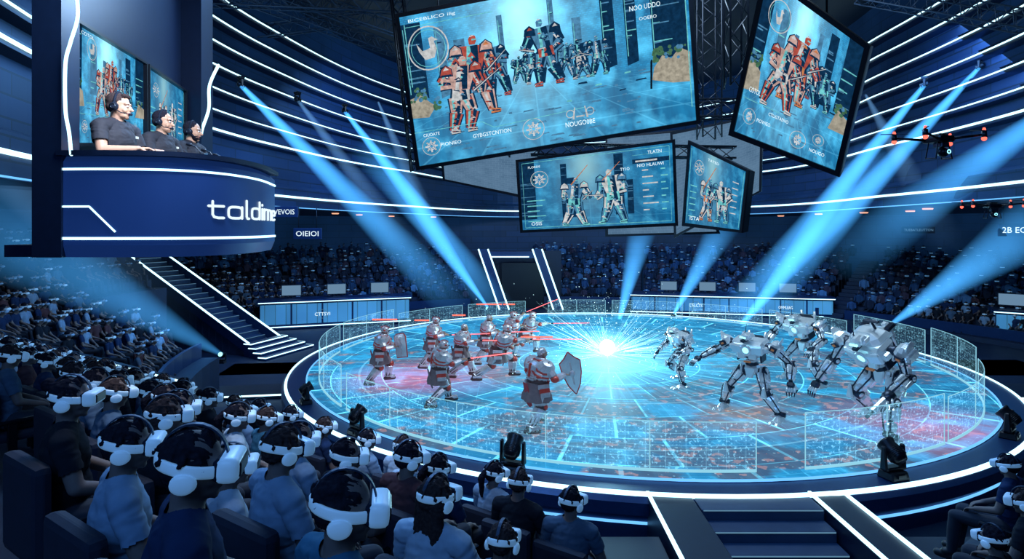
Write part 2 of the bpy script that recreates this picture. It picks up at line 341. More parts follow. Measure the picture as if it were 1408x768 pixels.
# ------------------------------------------------------------ figures
class Fig:
    def __init__(s): s.p=[]
    def cap(s,tag,a,b,ra,rb): s.p.append(('c',tag,V(a),V(b),ra,rb))
    def ell(s,tag,c,r,A=None): s.p.append(('e',tag,V(c),r,A or Matrix()))
    def mesh(s,name,voxel,it=3,fac=.5):
        bm=NB()
        for q in s.p:
            if q[0]=='c': capsule(bm,q[2],q[3],q[4],q[5])
            else: ell(bm,q[2],q[3],q[4])
        bmesh.ops.recalc_face_normals(bm,faces=bm.faces)
        me=bpy.data.meshes.new('raw'); bm.to_mesh(me); bm.free(); o=bpy.data.objects.new('raw',me); C.objects.link(o)
        m=o.modifiers.new('r','REMESH'); m.mode='VOXEL'; m.voxel_size=voxel; m.use_smooth_shade=True
        if it: k=o.modifiers.new('s','SMOOTH'); k.factor=fac; k.iterations=it
        bpy.context.view_layer.update(); dg=bpy.context.evaluated_depsgraph_get(); out=bpy.data.meshes.new_from_object(o.evaluated_get(dg)); out.name=name
        bpy.data.objects.remove(o); bpy.data.meshes.remove(me)
        out.materials.clear()
        for p in out.polygons: p.use_smooth=True
        return out
    def tags(s,me):
        n=len(me.polygons); c=np.empty(n*3); me.polygons.foreach_get('center',c); c=c.reshape(-1,3); D=[]
        for q in s.p:
            if q[0]=='c':
                a=np.array(q[2]);b=np.array(q[3]);ab=b-a; L=max(ab@ab,1e-9); t=np.clip(((c-a)@ab)/L,0,1); d=np.linalg.norm(c-a-t[:,None]*ab,axis=1)-(q[4]+(q[5]-q[4])*t)
            else:
                A=(q[4]@T(q[2])).inverted(); m=np.array(A.to_3x3()); o=np.array(A.translation); l=c@m.T+o; rr=np.array(q[3]); d=(np.linalg.norm(l/rr,axis=1)-1)*rr.min()
            D.append(d)
        idx=np.argmin(np.array(D),axis=0); return [s.p[i][1] for i in idx]
def clothes(me,tags,want,off,name,mat,zmin=None,zmax=None,side=0,fold=.0):
    bm=bmesh.new(); bm.from_mesh(me); bm.faces.ensure_lookup_table()
    kill=[f for f in bm.faces if tags[f.index] not in want or (zmin is not None and f.calc_center_median().z<zmin) or (zmax is not None and f.calc_center_median().z>zmax) or (side and f.calc_center_median().x*side<0)]
    nm={v:v.normal.copy() for v in bm.verts}
    for v in bm.verts:
        k=0
        if fold: k=fold*(mnoise.noise(V((v.co.x*12,v.co.y*12,v.co.z*5)))+.7*(1-2*abs(mnoise.noise(V((v.co.x*16+v.co.z*10,v.co.y*16,v.co.z*26-v.co.x*8))))))
        v.co=v.co+nm[v]*(off+k)
    bmesh.ops.delete(bm,geom=kill,context='FACES')
    out=bpy.data.meshes.new(name); bm.to_mesh(out); bm.free(); out.materials.append(M[mat] if isinstance(mat,str) else mat); return out
def head(f,A):
    e=lambda c,r,t='head': f.ell(t,c,r,A)
    e((0,-.015,.035),(.074,.093,.083)); e((0,.02,-.02),(.061,.068,.085)); e((0,.033,-.075),(.046,.045,.034)); e((0,.062,-.096),(.019,.017,.017))
    f.cap('head',A@V((0,.083,.005)),A@V((0,.104,-.028)),.008,.0135)
    f.cap('head',A@V((-.042,.068,.024)),A@V((.042,.068,.024)),.014,.014)
    e((0,.083,-.056),(.025,.011,.007),'lip'); e((0,.081,-.066),(.021,.011,.007),'lip')
    for s in (-1,1):
        e((s*.077,-.004,-.012),(.011,.019,.033)); e((s*.035,.058,-.033),(.024,.022,.026))
def hand(f,w,d,n,curl=.4,s=1.):
    w,d,n=V(w),V(d).normalized(),V(n).normalized(); sd=d.cross(n).normalized()
    for k in (-1,0,1): f.cap('hand',w+sd*k*.02*s,w+d*.075*s+sd*k*.024*s,.014*s,.013*s)
    for k,L in zip((-1.5,-.5,.5,1.5),(.062,.075,.07,.052)):
        a=w+d*.085*s+sd*k*.0205*s; d1=(d*math.cos(curl)+n*math.sin(curl)); b=a+d1*L*.5*s; d2=(d*math.cos(curl*2.4)+n*math.sin(curl*2.4)); c=b+d2*L*.5*s
        f.cap('hand',a,b,.0095*s,.009*s); f.cap('hand',b,c,.009*s,.008*s)
    a=w+d*.02*s-sd*.025*s; b=a+(d*.6-sd*.7+n*.4)*.04*s; f.cap('hand',a,b,.012*s,.011*s); f.cap('hand',b,b+(d*.9+n*.4)*.03*s,.011*s,.009*s)
def human(J,HA,k=1.,hands=(.5,.5),w=1.):
    f=Fig(); pe,be,ch,nk=[V(J[q]) for q in ('pelvis','belly','chest','neck')]; hd=HA.translation
    up=(nk-pe).normalized()
    yy=V((0,1,0)); yy=(yy-up*up.dot(yy)).normalized(); xx=yy.cross(up); B=Matrix((xx,yy,up)).transposed().to_4x4()
    def te(c,r): f.ell('torso',(0,0,0),r,T(c)@B)
    te(pe,(.165*w,.115,.12)); te(be,(.145*w,.105*k,.15)); te(ch,(.165*w,.115*k,.17)); te(ch+up*.09,(.155*w,.09*k,.10))
    sL,sR=V(J['shL']),V(J['shR'])
    f.cap('torso',sL,nk-up*.02,.058*k,.06); f.cap('torso',sR,nk-up*.02,.058*k,.06)
    f.cap('neck',nk-up*.04,hd-up*.05+V((0,-.02,0)),.056,.052)
    for s in 'LR':
        sh,el,wr=V(J['sh'+s]),V(J['el'+s]),V(J['wr'+s]); mid=sh.lerp(el,.62); rm=(.056+(.043-.056)*.62)*k
        f.cap('upperarm',sh,mid,.056*k,rm); f.cap('lowerarm',mid,el,rm,.043*k); f.cap('forearm',el,wr,.043*k,.028*k)
        d=V(J.get('hd'+s,(wr-el))); n=V(J.get('hn'+s,(0,0,-1))); hand(f,wr,d,n,hands[0 if s=='L' else 1])
        hp,kn,an,to=V(J['hp'+s]),V(J['kn'+s]),V(J['an'+s]),V(J['to'+s])
        f.cap('thigh',hp,kn,.092*k,.062*k); f.cap('calf',kn,kn.lerp(an,.35),.06*k,.062*k); f.cap('calf',kn.lerp(an,.35),an,.062*k,.04*k)
        hl=an+(an-to).normalized()*.045; hl.z=to.z; f.cap('foot',hl,to,.043,.038); f.cap('foot',an,to.lerp(an,.6),.042,.045)
    head(f,HA); return f
def hairmesh(kind,A,voxel=.007):
    f=Fig(); f.ell('h',(0,-.022,.038),(.079,.091,.080),A); f.ell('h',(0,-.052,-.008),(.067,.056,.056),A)
    if kind=='long':
        for s in (-1,0,1): f.cap('h',A@V((s*.05,-.05,0)),A@V((s*.06,-.075,-.22)),.045,.035)
    if kind=='tail':
        f.cap('h',A@V((0,-.115,.03)),A@V((0,-.16,-.02)),.03,.035); f.cap('h',A@V((0,-.16,-.02)),A@V((0,-.14,-.2)),.035,.015)
    if kind=='bun': f.ell('h',(0,-.115,.08),(.04,.04,.04),A)
    rr=random.Random(3 if kind=='curly' else 8)
    for i in range(90 if kind=='curly' else 46):
        a=rr.uniform(0,2*PI);b=rr.uniform(-.1,1.5); q=.016 if kind=='curly' else .013; c0=V((.073*math.cos(a)*math.cos(b),-.026+.084*math.sin(a)*math.cos(b) if math.sin(a)<.6 else .03,.035+.077*math.sin(b)))
        if kind=='curly': f.ell('h',c0,(q,q,q),A)
        else:
            d=V((c0.x,c0.y+.03,-.07)).normalized()*.05; f.cap('h',A@(c0+V((0,0,.004))),A@(c0+d*.8),.010,.005)
    me=f.mesh('hair',voxel,1,.3); Ai=A.inverted()
    for v in me.vertices:
        l=Ai@v.co; n=v.normal; an=math.atan2(l.x,l.z+.02); q=mnoise.noise(V((an*9,l.y*14,l.z*6)))+.8*mnoise.noise(V((an*24,l.y*34,l.z*20)))
        v.co=v.co+n*(q*.006)
    return me
def headset(root,A):
    hs=NB(); pts=[V((.090*math.cos(2*PI*i/28),-.008+.108*math.sin(2*PI*i/28),.012-.02*math.sin(2*PI*i/28))) for i in range(28)]
    sweep(hs,pts,[(-.006,-.018),(.003,-.020),(.007,-.012),(.007,.012),(.003,.020),(-.006,.018)],loop=True,smooth=True); 
    st=obj('headset',hs,'white',root); st.matrix_local=A
    t=NB(); n=14; pr=[]
    for i in range(n+1):
        a=PI*i/n; pr.append((-.008+.104*math.cos(a),.02+.113*math.sin(a)))
    for (y0,z0),(y1,z1) in zip(pr,pr[1:]):
        vs=[t.verts.new(q) for q in ((-.010,y0,z0),(.010,y0,z0),(.010,y1,z1),(-.010,y1,z1))]; t.faces.new(vs)
    bmesh.ops.remove_doubles(t,verts=t.verts,dist=.0005); bmesh.ops.solidify(t,geom=t.faces[:],thickness=.006)
    obj('top_strap',t,'rig',st)
    for s in (-1,1):
        e=NB(); Ax=align((s*.083,-.012,-.026),(s*.12,-.012,-.028)); lathe(e,[(0,0),(.030,0),(.034,.007),(.032,.018),(.024,.024),(0,.025)],Ax@Matrix.Diagonal((1,1.2,1,1)),20); obj('ear_cup',e,'white',st)
        e=NB(); lathe(e,[(.026,0),(.03,-.012),(.02,-.014),(.018,0)],Ax,16); obj('ear_pad',e,'blackm',st)
    v=NB(); box(v,(0,.110,.0),(.162,.074,.082),bev=.028,seg=3,smooth=True)
    vo=obj('visor',v,'white',st)
    v=NB(); box(v,(0,.145,.0),(.12,.012,.048),bev=.005); obj('front_plate',v,'black',vo)
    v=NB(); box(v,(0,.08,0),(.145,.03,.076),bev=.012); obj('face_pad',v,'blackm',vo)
    return st
SEATJ=dict(pelvis=(0,0,.56),belly=(0,0,.70),chest=(0,-.02,.88),neck=(0,-.015,1.06),shL=(-.175,-.02,1.0),shR=(.175,-.02,1.0),elL=(-.25,.04,.77),elR=(.25,.04,.77),wrL=(-.14,.27,.68),wrR=(.14,.27,.68),
 hpL=(-.09,.02,.55),hpR=(.09,.02,.55),knL=(-.13,.46,.53),knR=(.13,.46,.53),anL=(-.13,.5,.10),anR=(.13,.5,.10),toL=(-.14,.63,.045),toR=(.14,.63,.045))
def spectator(hair,shirt,yaw,pitch,hm='hair'):
    root=thing('person','seated spectator','person'); A=T((0,.015,1.21))@Rz(R(yaw))@Rx(R(pitch))
    f=human(SEATJ,A); me=f.mesh('body',.0085,3); tg=f.tags(me); me.materials.append(M['skinb'])
    meobj('body',me,root)
    meobj('shirt',clothes(me,tg,{'torso','upperarm'},.010,'shirt',shirt,fold=.006),root)
    meobj('trousers',clothes(me,tg,{'thigh','calf'},.008,'trousers','jeans',zmax=.66),root)
    for s in (-1,1): meobj('shoe',clothes(me,tg,{'foot'},.008,'shoe','shoe',side=s),root)
    hm_=hairmesh(hair,A); hm_.materials.append(M[hm]); meobj('hair',hm_,root)
    headset(root,A); return root
PH=['short-haired','long-haired','curly-haired','ponytailed','brown-haired','bun-haired']
protos=[spectator('short',SH[1],-18,-3),spectator('long',SH[3],-8,-2,'hair2'),spectator('curly',SH[0],-30,-4),spectator('tail',SH[4],-12,-4),spectator('short',SH[2],5,-6,'hair2'),spectator('bun',SH[5],-22,0)]
SN=['pale blue','grey','navy','brown','white','teal','black']
def seatproto():
    r=thing('auditorium_seat','dark padded auditorium seat','seat')
    b=NB(); box(b,(0,-.2,.66),(.48,.09,.54),bev=.04,seg=2); obj('backrest',b,'seat',r)
    b=NB(); box(b,(0,.06,.41),(.46,.46,.1),bev=.035,seg=2); obj('cushion',b,'seat',r)
    for s in (-1,1):
        b=NB(); box(b,(s*.265,.02,.58),(.05,.36,.04),bev=.012); box(b,(s*.265,-.05,.29),(.04,.08,.58),bev=.005); obj('armrest',b,'black',r)
    return r
seat0=seatproto()
DX,DY=.553,.833; FACE=-math.atan2(DX,DY); PS=.94
def zhead(t): return 4.777-.43*t
placed=[]; used=set()
def put_seat(loc,face,lab,grp,sc=PS):
    s=copy_tree(seat0) if 's' in used else seat0; used.add('s')
    s.location=loc; s.rotation_euler=(0,0,face); s.scale=(sc,)*3
    s['label']=lab; s['group']=grp; return s
def put_at(X,Y,Z,v,extra,label,shirt,face,grp,sc=PS,chk=.42):
    if any((X-a)**2+(Y-b)**2<chk*chk for a,b in placed): return None
    placed.append((X,Y))
    o=copy_tree(protos[v]) if ('p%d'%v) in used else protos[v]; used.add('p%d'%v)
    o.location=(X,Y,Z-1.21*sc); o.rotation_euler=(0,0,face+R(extra)); o.scale=(sc,)*3; tag(o,label,'person',grp)
    if shirt is not None:
        for ch in o.children:
            if ch.name.startswith('shirt'): ch.material_slots[0].link='OBJECT'; ch.material_slots[0].material=SH[shirt]
    put_seat((X,Y,Z-1.21*sc),face,'dark padded seat under a near-stand spectator' if X<2.5 else 'dark padded seat at the lower right edge','seats of the near stand' if X<2.5 else 'seats at the lower right edge',sc)
    return o
folk=[(262,640,1.85,0,-25,'large foreground spectator with white headset and dark shirt, turned right at lower left',2),
(470,700,1.9,2,-15,'curly-haired spectator with white headset at the bottom edge, left of centre',5),
(172,612,2.6,0,-18,'spectator in pale shirt with white headset, left of the large foreground one',0),
(92,602,2.5,1,-15,'long-haired spectator in brown top with a white headset at far left',3),
(385,618,2.9,4,-12,'spectator in pale blue shirt with white headset, right of the large foreground one',0),
(598,685,3.1,1,8,'long black-haired spectator in white shirt seen from behind',4),
(690,745,3.5,4,10,'spectator cut off by the bottom edge near the picture centre, seen from behind',1),
(785,690,4.7,0,12,'rightmost spectator of the near stand, seen from behind in grey shirt',1),
(713,664,4.9,4,6,'spectator in black shirt seen from behind, second from right of the front row',6),
(560,630,4.1,0,-4,'spectator in maroon shirt with headset in front of the rim spotlight',3),
(475,628,3.9,2,-10,'curly-haired spectator in black with headset, left of the maroon shirt',6),
(315,640,3.3,5,-18,'spectator with hair bun and white top just behind the large foreground one',4),
(600,645,4.6,3,0,'ponytailed spectator with headset behind the long black-haired one',2)]
for px,py,Y,v,e,l,sh in folk:
    p=P(px,py,Y); put_at(p.x,p.y,p.z,v,e,l,sh,FACE,'spectators in the near stand',chk=.3)
more=[(270,608),(345,598),(410,604),(325,573),(225,572),(268,582),(292,568),(155,540),(186,523),(225,547),(100,515),(95,547),(35,532),(12,490),(160,572),(240,535),(125,570),(440,612),(520,640),(365,575),(250,555),(130,525),(60,560),(195,598)]
def auto(px,py):
    s=(px-704)/F;q=-(py-315)/F;k=DX*s+DY; return -.323/(q+.43*k)
for i,(px,py) in enumerate(more):
    Y=auto(px,py); p=P(px,py,Y); v=[0,4,2,3,1,5][i%6]; sh=[1,2,0,4,6,5,1][i%7]
    put_at(p.x,p.y,p.z,v,random.uniform(-24,-4),'%s spectator in %s shirt with white headset, middle of the near stand'%(PH[v],SN[sh]),sh,FACE,'spectators in the middle of the near stand')
rr=random.Random(21)
for r_ in range(4):
    t=2.1+.84*r_
    for j in range(24):
        w=-2.9-.62*j-(r_%2)*.31+rr.uniform(-.08,.08); X=DX*t+DY*w; Y=DY*t-DX*w
        if Y<1.2: continue
        px=704+F*X/Y
        if px<-40: continue
        v=rr.randrange(6); sh=rr.choice([1,2,0,6,3,5,4,2,6])
        put_at(X,Y,zhead(t)+rr.uniform(-.03,.03),v,rr.uniform(-24,-2),'spectator with white headset among the dense rows of the near stand',sh,FACE,'spectators filling the near stand',chk=.52)
def nearpt(t,w,z): return V((DX*t+DY*w,DY*t-DX*w,z))
bm=NB(); W0,W1=-15.,-1.3; ta,tb=-2.5,4.95; fo=1.21*PS
vs=[bm.verts.new(nearpt(tt,ww,zz)) for lo in (0,1) for (tt,ww) in ((ta,W0),(tb,W0),(tb,W1),(ta,W1)) for zz in [(-1. if lo else zhead(tt)-fo)]]
for f in ((0,1,2,3),(4,5,6,7),(0,1,5,4),(1,2,6,5),(2,3,7,6),(3,0,4,7)): bm.faces.new([vs[i] for i in f])
struct(center(obj('floor_near_stand',bm,'concrete')))
bm=NB(); sweep(bm,[nearpt(tb+.06,W0,0),nearpt(tb+.06,W1,0)],[(-.05,-1),(.05,-1),(.05,zhead(tb)-fo+.35),(-.05,zhead(tb)-fo+.35)]); struct(center(obj('wall_near_stand',bm,'navy')))
RF=R(35)
for i,(px,py,Y,v,l,sh) in enumerate([(1388,640,5.6,0,'dim spectator with white headset at the lower right edge, upper one',2),(1412,690,4.6,4,'dim spectator with white headset in the lower right corner',6),(1368,742,4.4,2,'curly-haired dim spectator low at the bottom right edge',6),(1440,645,5.4,3,'ponytailed dim spectator cut by the right edge',1)]):
    p=P(px,py,Y); put_at(p.x,p.y,p.z,v,random.uniform(0,20),l,sh,RF,'spectators at the lower right edge',.85,.3)
bm=NB(); A=T((5.6,5.4,0))@Rz(RF)
vs=[bm.verts.new(A@V(q)) for q in ((-1.3,-2.5,3.1),(2.5,-2.5,3.1),(2.5,1.4,1.55),(-1.3,1.4,1.55),(-1.3,-2.5,-1),(2.5,-2.5,-1),(2.5,1.4,-1),(-1.3,1.4,-1))]
for f in ((0,1,2,3),(4,5,6,7),(0,1,5,4),(1,2,6,5),(2,3,7,6),(3,0,4,7)): bm.faces.new([vs[i] for i in f])
struct(center(obj('floor_right_corner',bm,'navy')))
# ------------------------------------------------------------ setting
bm=NB(); lathe(bm,[(0,0),(40,0)],T((CX,CY,-1.)),64); struct(obj('floor',bm,'concrete'))
tab=[(-110,26),(-70,18),(-24,14.2),(24,15.8),(58,24.8),(97,31.6),(123,22.3),(163,17),(218,19.2),(240,27)]
def rf(a):
    for i in range(len(tab)-1):
        if tab[i][0]<=a<=tab[i+1][0]:
            p0=tab[max(0,i-1)];p1=tab[i];p2=tab[i+1];p3=tab[min(len(tab)-1,i+2)]; t=(a-p1[0])/(p2[0]-p1[0]); L=p2[0]-p1[0]
            m1=(p2[1]-p0[1])/(p2[0]-p0[0])*L if i>0 else 0; m2=(p3[1]-p1[1])/(p3[0]-p1[0])*L
            return (2*t**3-3*t*t+1)*p1[1]+(t**3-2*t*t+t)*m1+(-2*t**3+3*t*t)*p2[1]+(t**3-t*t)*m2
angs=[-60+i*2.5 for i in range(119)]
def fpts(off=0,z=0): return [pol(rf(a)+off,a,z) for a in angs]
bm=NB(); sweep(bm,fpts(),[(.0,6.2),(0,7.25),(.5,7.45),(.5,17)],closep=False,smooth=False); struct(center(obj('wall_upper',bm,'wall',norm=False)))
bm=NB()
va=[bm.verts.new(p) for p in fpts(0,6.2)]; vb=[bm.verts.new(pol(33,a,6.2)) for a in angs]
for i in range(len(va)-1): bm.faces.new([va[i],va[i+1],vb[i+1],vb[i]])
struct(center(obj('ceiling_balcony',bm,'navy')))
bm=NB(); sweep(bm,arc(33,-60,235,0,100),[(0,-1),(0,6.3)],closep=False); struct(center(obj('wall_lower',bm,'wall')))
bm=NB(); lathe(bm,[(0,0),(42,0)],T((CX,CY,17)),48); struct(obj('ceiling',bm,'ceil'))
bm=NB(); box(bm,(0,-9,8),(60,.3,18)); struct(obj('wall_back',bm,'navy'))
strip('light_strip','bright white light line running around the balcony front below the hanging screens',fpts(-.06,6.78),.1,.10)
strip('light_strip','thin dim blue light line along the lower edge of the balcony front',fpts(-.05,6.24),.05,.04,'led2')
for i,m in enumerate([2.55,3.05,3.6,4.2,4.8,5.4,6.0]):
    z=5.1+1.65*m
    bm=NB(); sweep(bm,fpts(0,z),[(.5,-.2),(.1,-.14),(.1,.14),(.5,.2)]); struct(center(obj('trim_%d'%(i+1),bm,'navy')))
    strip('light_strip','curved white light line on the upper wall, %s line counted from the balcony'%['first','second','third','fourth','fifth','sixth','top'][i],fpts(.07,z),.06,.04 if i else .08)
def terrace(name,a0,a1,r0,z0,rows,pitch,rise):
    bm=NB()
    for k in range(rows):
        ra=r0+k*pitch; z=z0+k*rise
        sweep(bm,arc(ra,a0,a1,0),[(0,-1),(0,z),(pitch,z),(pitch,-1)])
    return struct(center(obj(name,bm,'concrete')))
SECT=[('far_left',153,109,23.3,-.75,10,.8,.36),('far_middle',94.5,79,23.3,-.75,10,.8,.36),('far_right',75.5,45,23.3,-.75,10,.8,.36),('right',41,8,23.3,-.75,10,.8,.36),('left',203,186,16.2,.30,12,.8,.32),('left_top',184.5,170,21.4,2.4,5,.8,.36)]
def crowdmesh():
    A=T((0,.015,1.21)); f=human(SEATJ,A); me=f.mesh('crowd',.026,2); tg=f.tags(me)
    bm=bmesh.new(); bm.from_mesh(me); bm.loops.layers.uv.new('UVMap'); bm.faces.ensure_lookup_table()
    for fc in bm.faces:
        t=tg[fc.index]; fc.material_index={'torso':1,'upperarm':1,'thigh':2,'calf':2,'foot':2}.get(t,0)
    ell(bm,(0,-.03,.045),(.085,.098,.09),A,12,3)
    t=bmesh.new(); t.loops.layers.uv.new('UVMap'); pts=[V((.092*math.cos(2*PI*i/12),-.008+.11*math.sin(2*PI*i/12),.012)) for i in range(12)]
    sweep(t,pts,rectp(.014,.030),loop=True); merge(bm,t,A,4)
    box(bm,(0,.112,0),(.155,.07,.075),A,bev=.025,mi=4)
    for s in (-1,1): cyl(bm,A@V((s*.085,-.01,-.018)),A@V((s*.112,-.01,-.018)),.026,.02,10,4)
    return bm
cb=crowdmesh(); crowd=[]
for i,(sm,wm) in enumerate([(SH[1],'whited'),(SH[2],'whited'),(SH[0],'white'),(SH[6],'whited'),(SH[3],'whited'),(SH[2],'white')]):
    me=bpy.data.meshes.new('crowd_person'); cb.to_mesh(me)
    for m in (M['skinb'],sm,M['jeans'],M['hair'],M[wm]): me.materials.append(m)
    crowd.append(me)
cb.free()
lb=NB(); lathe(lb,[(0,.5),(.17,.52),(.19,.85),(.2,.98),(.07,1.06),(0,1.08)],Matrix.Diagonal((1,.65,1,1)),7,0)
ell(lb,(0,0,1.2),(.085,.1,.12),None,8,1); cyl(lb,(0,.012,1.18),(0,.012,1.222),.104,.104,8,2)
for s in (-1,1): capsule(lb,(s*.1,.05,.56),(s*.12,.45,.54),.08,.07,5,3); capsule(lb,(s*.2,0,.95),(s*.22,.12,.7),.05,.05,5,0)
lb.verts.index_update(); LV=np.array([v.co[:] for v in lb.verts]); LF=[[v.index for v in f.verts] for f in lb.faces]; LM=[f.material_index for f in lb.faces]; lb.free()
fv=[];ff=[];fm=[]; base=0
rr=random.Random(11)
allp=[]
for nm,a0,a1,r0,z0,rows,pitch,rise in SECT:
    terrace('floor_%s_stand'%nm,a0,a1,r0,z0,rows,pitch,rise)
    for k in range(rows):
        r=r0+k*pitch+.5; z=z0+k*rise; n=int(abs(R(a1-a0))*r/.54)
        for j in range(n):
            if rr.random()<.10: continue
            a=a0+(a1-a0)*(j+.5+rr.uniform(-.32,.32))/n; p=pol(r+rr.uniform(-.12,.12),a,z); 
            if p.y<.5: continue
            px=704+F*p.x/p.y; 
            if px<-30 or px>1440: continue
            allp.append((p.length,p,a,nm))
allp.sort(key=lambda q:q[0])
FAR=[('far_shirt_one',(.02,.07,.19)),('far_shirt_two',(.006,.025,.08)),('far_shirt_three',(.08,.20,.40)),('far_shirt_four',(.010,.05,.13)),('far_shirt_five',(.05,.035,.07)),('far_shirt_six',(.003,.012,.04))]
for i,(d,p,a,nm) in enumerate(allp):
    yaw=R(a+90)+rr.uniform(-.4,.4)
    if i<230:
        o=meobj('person',crowd[rr.choice([0,1,1,3,3,4,5,3,1,2])]); o.location=p; o.rotation_euler=(0,0,yaw); s=rr.uniform(.93,1.07); o.scale=(s,s,s)
        tag(o,'spectator with white headset in the dim stand on the far %s'%('left' if p.x<0 else 'right'),'person','distant spectators at the %s'%('left' if p.x<0 else 'right'))
    else:
        c,s=math.cos(yaw),math.sin(yaw); k=rr.uniform(.95,1.2); q=LV*k; X=q[:,0]*c-q[:,1]*s+p.x; Y=q[:,0]*s+q[:,1]*c+p.y; Z=q[:,2]+p.z+rr.uniform(-.06,.08)
        fv+=list(zip(X,Y,Z)); ff+=[[t+base for t in f] for f in LF]; base+=len(LV); cc=rr.choice([0,1,1,3,3,5,5,4,2]); bd=rr.choice([2,10,10,10,1]); fm+=[(4+cc if m==0 else (bd if m==2 else m)) for m in LM]
me=bpy.data.meshes.new('crowd'); me.from_pydata(fv,[],ff)
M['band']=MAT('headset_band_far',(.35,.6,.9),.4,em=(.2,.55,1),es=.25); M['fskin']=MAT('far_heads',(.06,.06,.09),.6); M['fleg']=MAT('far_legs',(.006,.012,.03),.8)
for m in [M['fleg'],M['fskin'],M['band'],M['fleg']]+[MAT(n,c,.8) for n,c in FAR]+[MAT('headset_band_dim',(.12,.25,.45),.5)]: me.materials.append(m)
me.polygons.foreach_set('material_index',fm); me.update()
tag(meobj('crowd',me),'distant seated crowd filling the blue-lit stands behind the stage','crowd',kind='stuff')
for nm,a0,a1,r0,z0,rows,pitch,rise in SECT[:5]:
    bm=NB(); sweep(bm,arc(r0-.12,a0,a1,0),[(-.06,-1),(.06,-1),(.06,z0+.55),(-.06,z0+.55)]); struct(center(obj('wall_%s_stand'%nm,bm,'navy2')))
A1,B1=P(248,521,15.4),P(-30,452,15.)
bm=NB(); n=V((B1.y-A1.y,-(B1.x-A1.x),0)).normalized()*.12
vs=[bm.verts.new(p+q) for p in (A1,B1) for q in (n,-n)]+[bm.verts.new(V((p.x,p.y,-1))+q) for p in (A1,B1) for q in (n,-n)]
for f in ((0,1,3,2),(4,5,7,6),(0,2,6,4),(1,3,7,5),(0,1,5,4),(2,3,7,6)): bm.faces.new([vs[i] for i in f])
struct(center(obj('wall_parapet',bm,'navy')))
bm=NB(); cyl(bm,A1+V((0,-.14,.0)),B1+V((0,-.14,.0)),.028,.028,6); tag(center(obj('light_strip',bm,'led')),'sloping white light line on the parapet above the near-left spectators','light strip')
bm=NB(); cyl(bm,A1+V((0,-.16,-.45)),B1+V((0,-.16,-.45)),.015,.015,6); tag(center(obj('light_strip',bm,'led2')),'faint blue line under the sloping parapet light at left','light strip')
def staircase(name,label,foot,ang,width,rise_tot,run,n,side=True):
    r=thing(name,label,'staircase',foot,R(ang))
    for i in range(n):
        b=NB(); z=rise_tot*(i+1)/n; box(b,((i+.5)*run/n,0,z/2),(run/n,width,z),bev=.01)
        if side: box(b,(i*run/n-.012,0,z-.02),(.02,width*.94,.02),None,mi=1)  # dim glowing edge added to lighten the dark steps
        obj('step',b,['stepblue','textdim'] if side else 'concrete',r)
    if side:
        for s in (-1,1):
            b=NB(); prism(b,[(-.2,0),(run,rise_tot),(run,rise_tot+.5),(-.2,.5)],.14,Matrix.Translation((0,s*(width/2+.08)+.07,0))@Rx(R(90))); obj('stringer',b,'navy2',r)
            b=NB(); cyl(b,(-.2,s*(width/2+.08),.53),(run,s*(width/2+.08),rise_tot+.53),.05,.05,6); obj('light_line',b,'led',r)
    return r
staircase('staircase','long staircase with lit sides climbing the left stand under the booth',pol(17.6,161,-1),161,2.0,5.0,9.2,22)
for i in range(4):
    bm=NB(); z=-1+.16*(i+1); c=pol(17.2-.42*(3-i)+.1,161); A=T((c.x,c.y,0))@Rz(R(161)); w=3.4-.3*i
    box(bm,(.2,0,(z-1)/2),(.42,w,z+1),A)
    o=center(obj('platform_step',bm,'navy2')); tag(o,'%s low lit platform step at the foot of the left staircase'%['lowest','second','third','highest'][i],'step','platform steps at the staircase foot')
    bm=NB(); tube(bm,[A@V((.4,-w/2-.02,z-.02)),A@V((-.03,-w/2-.02,z-.02)),A@V((-.03,w/2+.02,z-.02)),A@V((.4,w/2+.02,z-.02))],.025); child('light_line',bm,'led',o)
for lab,a,b,w in (('upper of two low lit ledges between staircase foot and stage',P(297,521,25),P(425,513,25.4),2.2),('lower of two low lit ledges left of the stage rim',P(253,549,21.0),P(404,540,21.6),1.6)):
    d=(b-a); d.z=0; d.normalize(); nn=V((-d.y,d.x,0)); bm=NB(); zt=(a.z+b.z)/2
    pts=[(a.x,a.y),(b.x,b.y),(b.x+nn.x*w,b.y+nn.y*w),(a.x+nn.x*w,a.y+nn.y*w)]
    prism(bm,pts,zt+1,T((0,0,-1))); o=center(obj('platform',bm,'navy')); tag(o,'dark '+lab,'platform')
    bm=NB(); cyl(bm,V((a.x,a.y,zt))-nn*.03,V((b.x,b.y,zt))-nn*.03,.03,.03,6); child('light_line',bm,'led',o)
for ang,l in ((77.2,'behind the left end of the right desk'),(43,'at the right of the far stand'),(105,'beside the gate in the far stand')):
    staircase('aisle_stairs','dark aisle stairs climbing the far stand '+l,pol(23.2,ang,-1),ang,1.1,3.7,8,16,False)
for lab,a,b,w in (('dark low platform with light edge at the right edge beside the stage',P(1352,521,25),P(1480,520,25),3.),('dark low platform nearest the right edge of the stage rim',P(1385,547,21),P(1480,549,21),2)):
    bm=NB(); prism(bm,[(a.x,a.y),(b.x,a.y),(b.x,a.y+w),(a.x,a.y+w)],a.z+1,T((0,0,-1))); o=center(obj('platform',bm,'navy')); tag(o,lab,'platform')
    bm=NB(); cyl(bm,V((a.x,a.y-.03,a.z)),V((b.x,a.y-.03,a.z)),.03,.03,6); child('light_line',bm,'led',o)
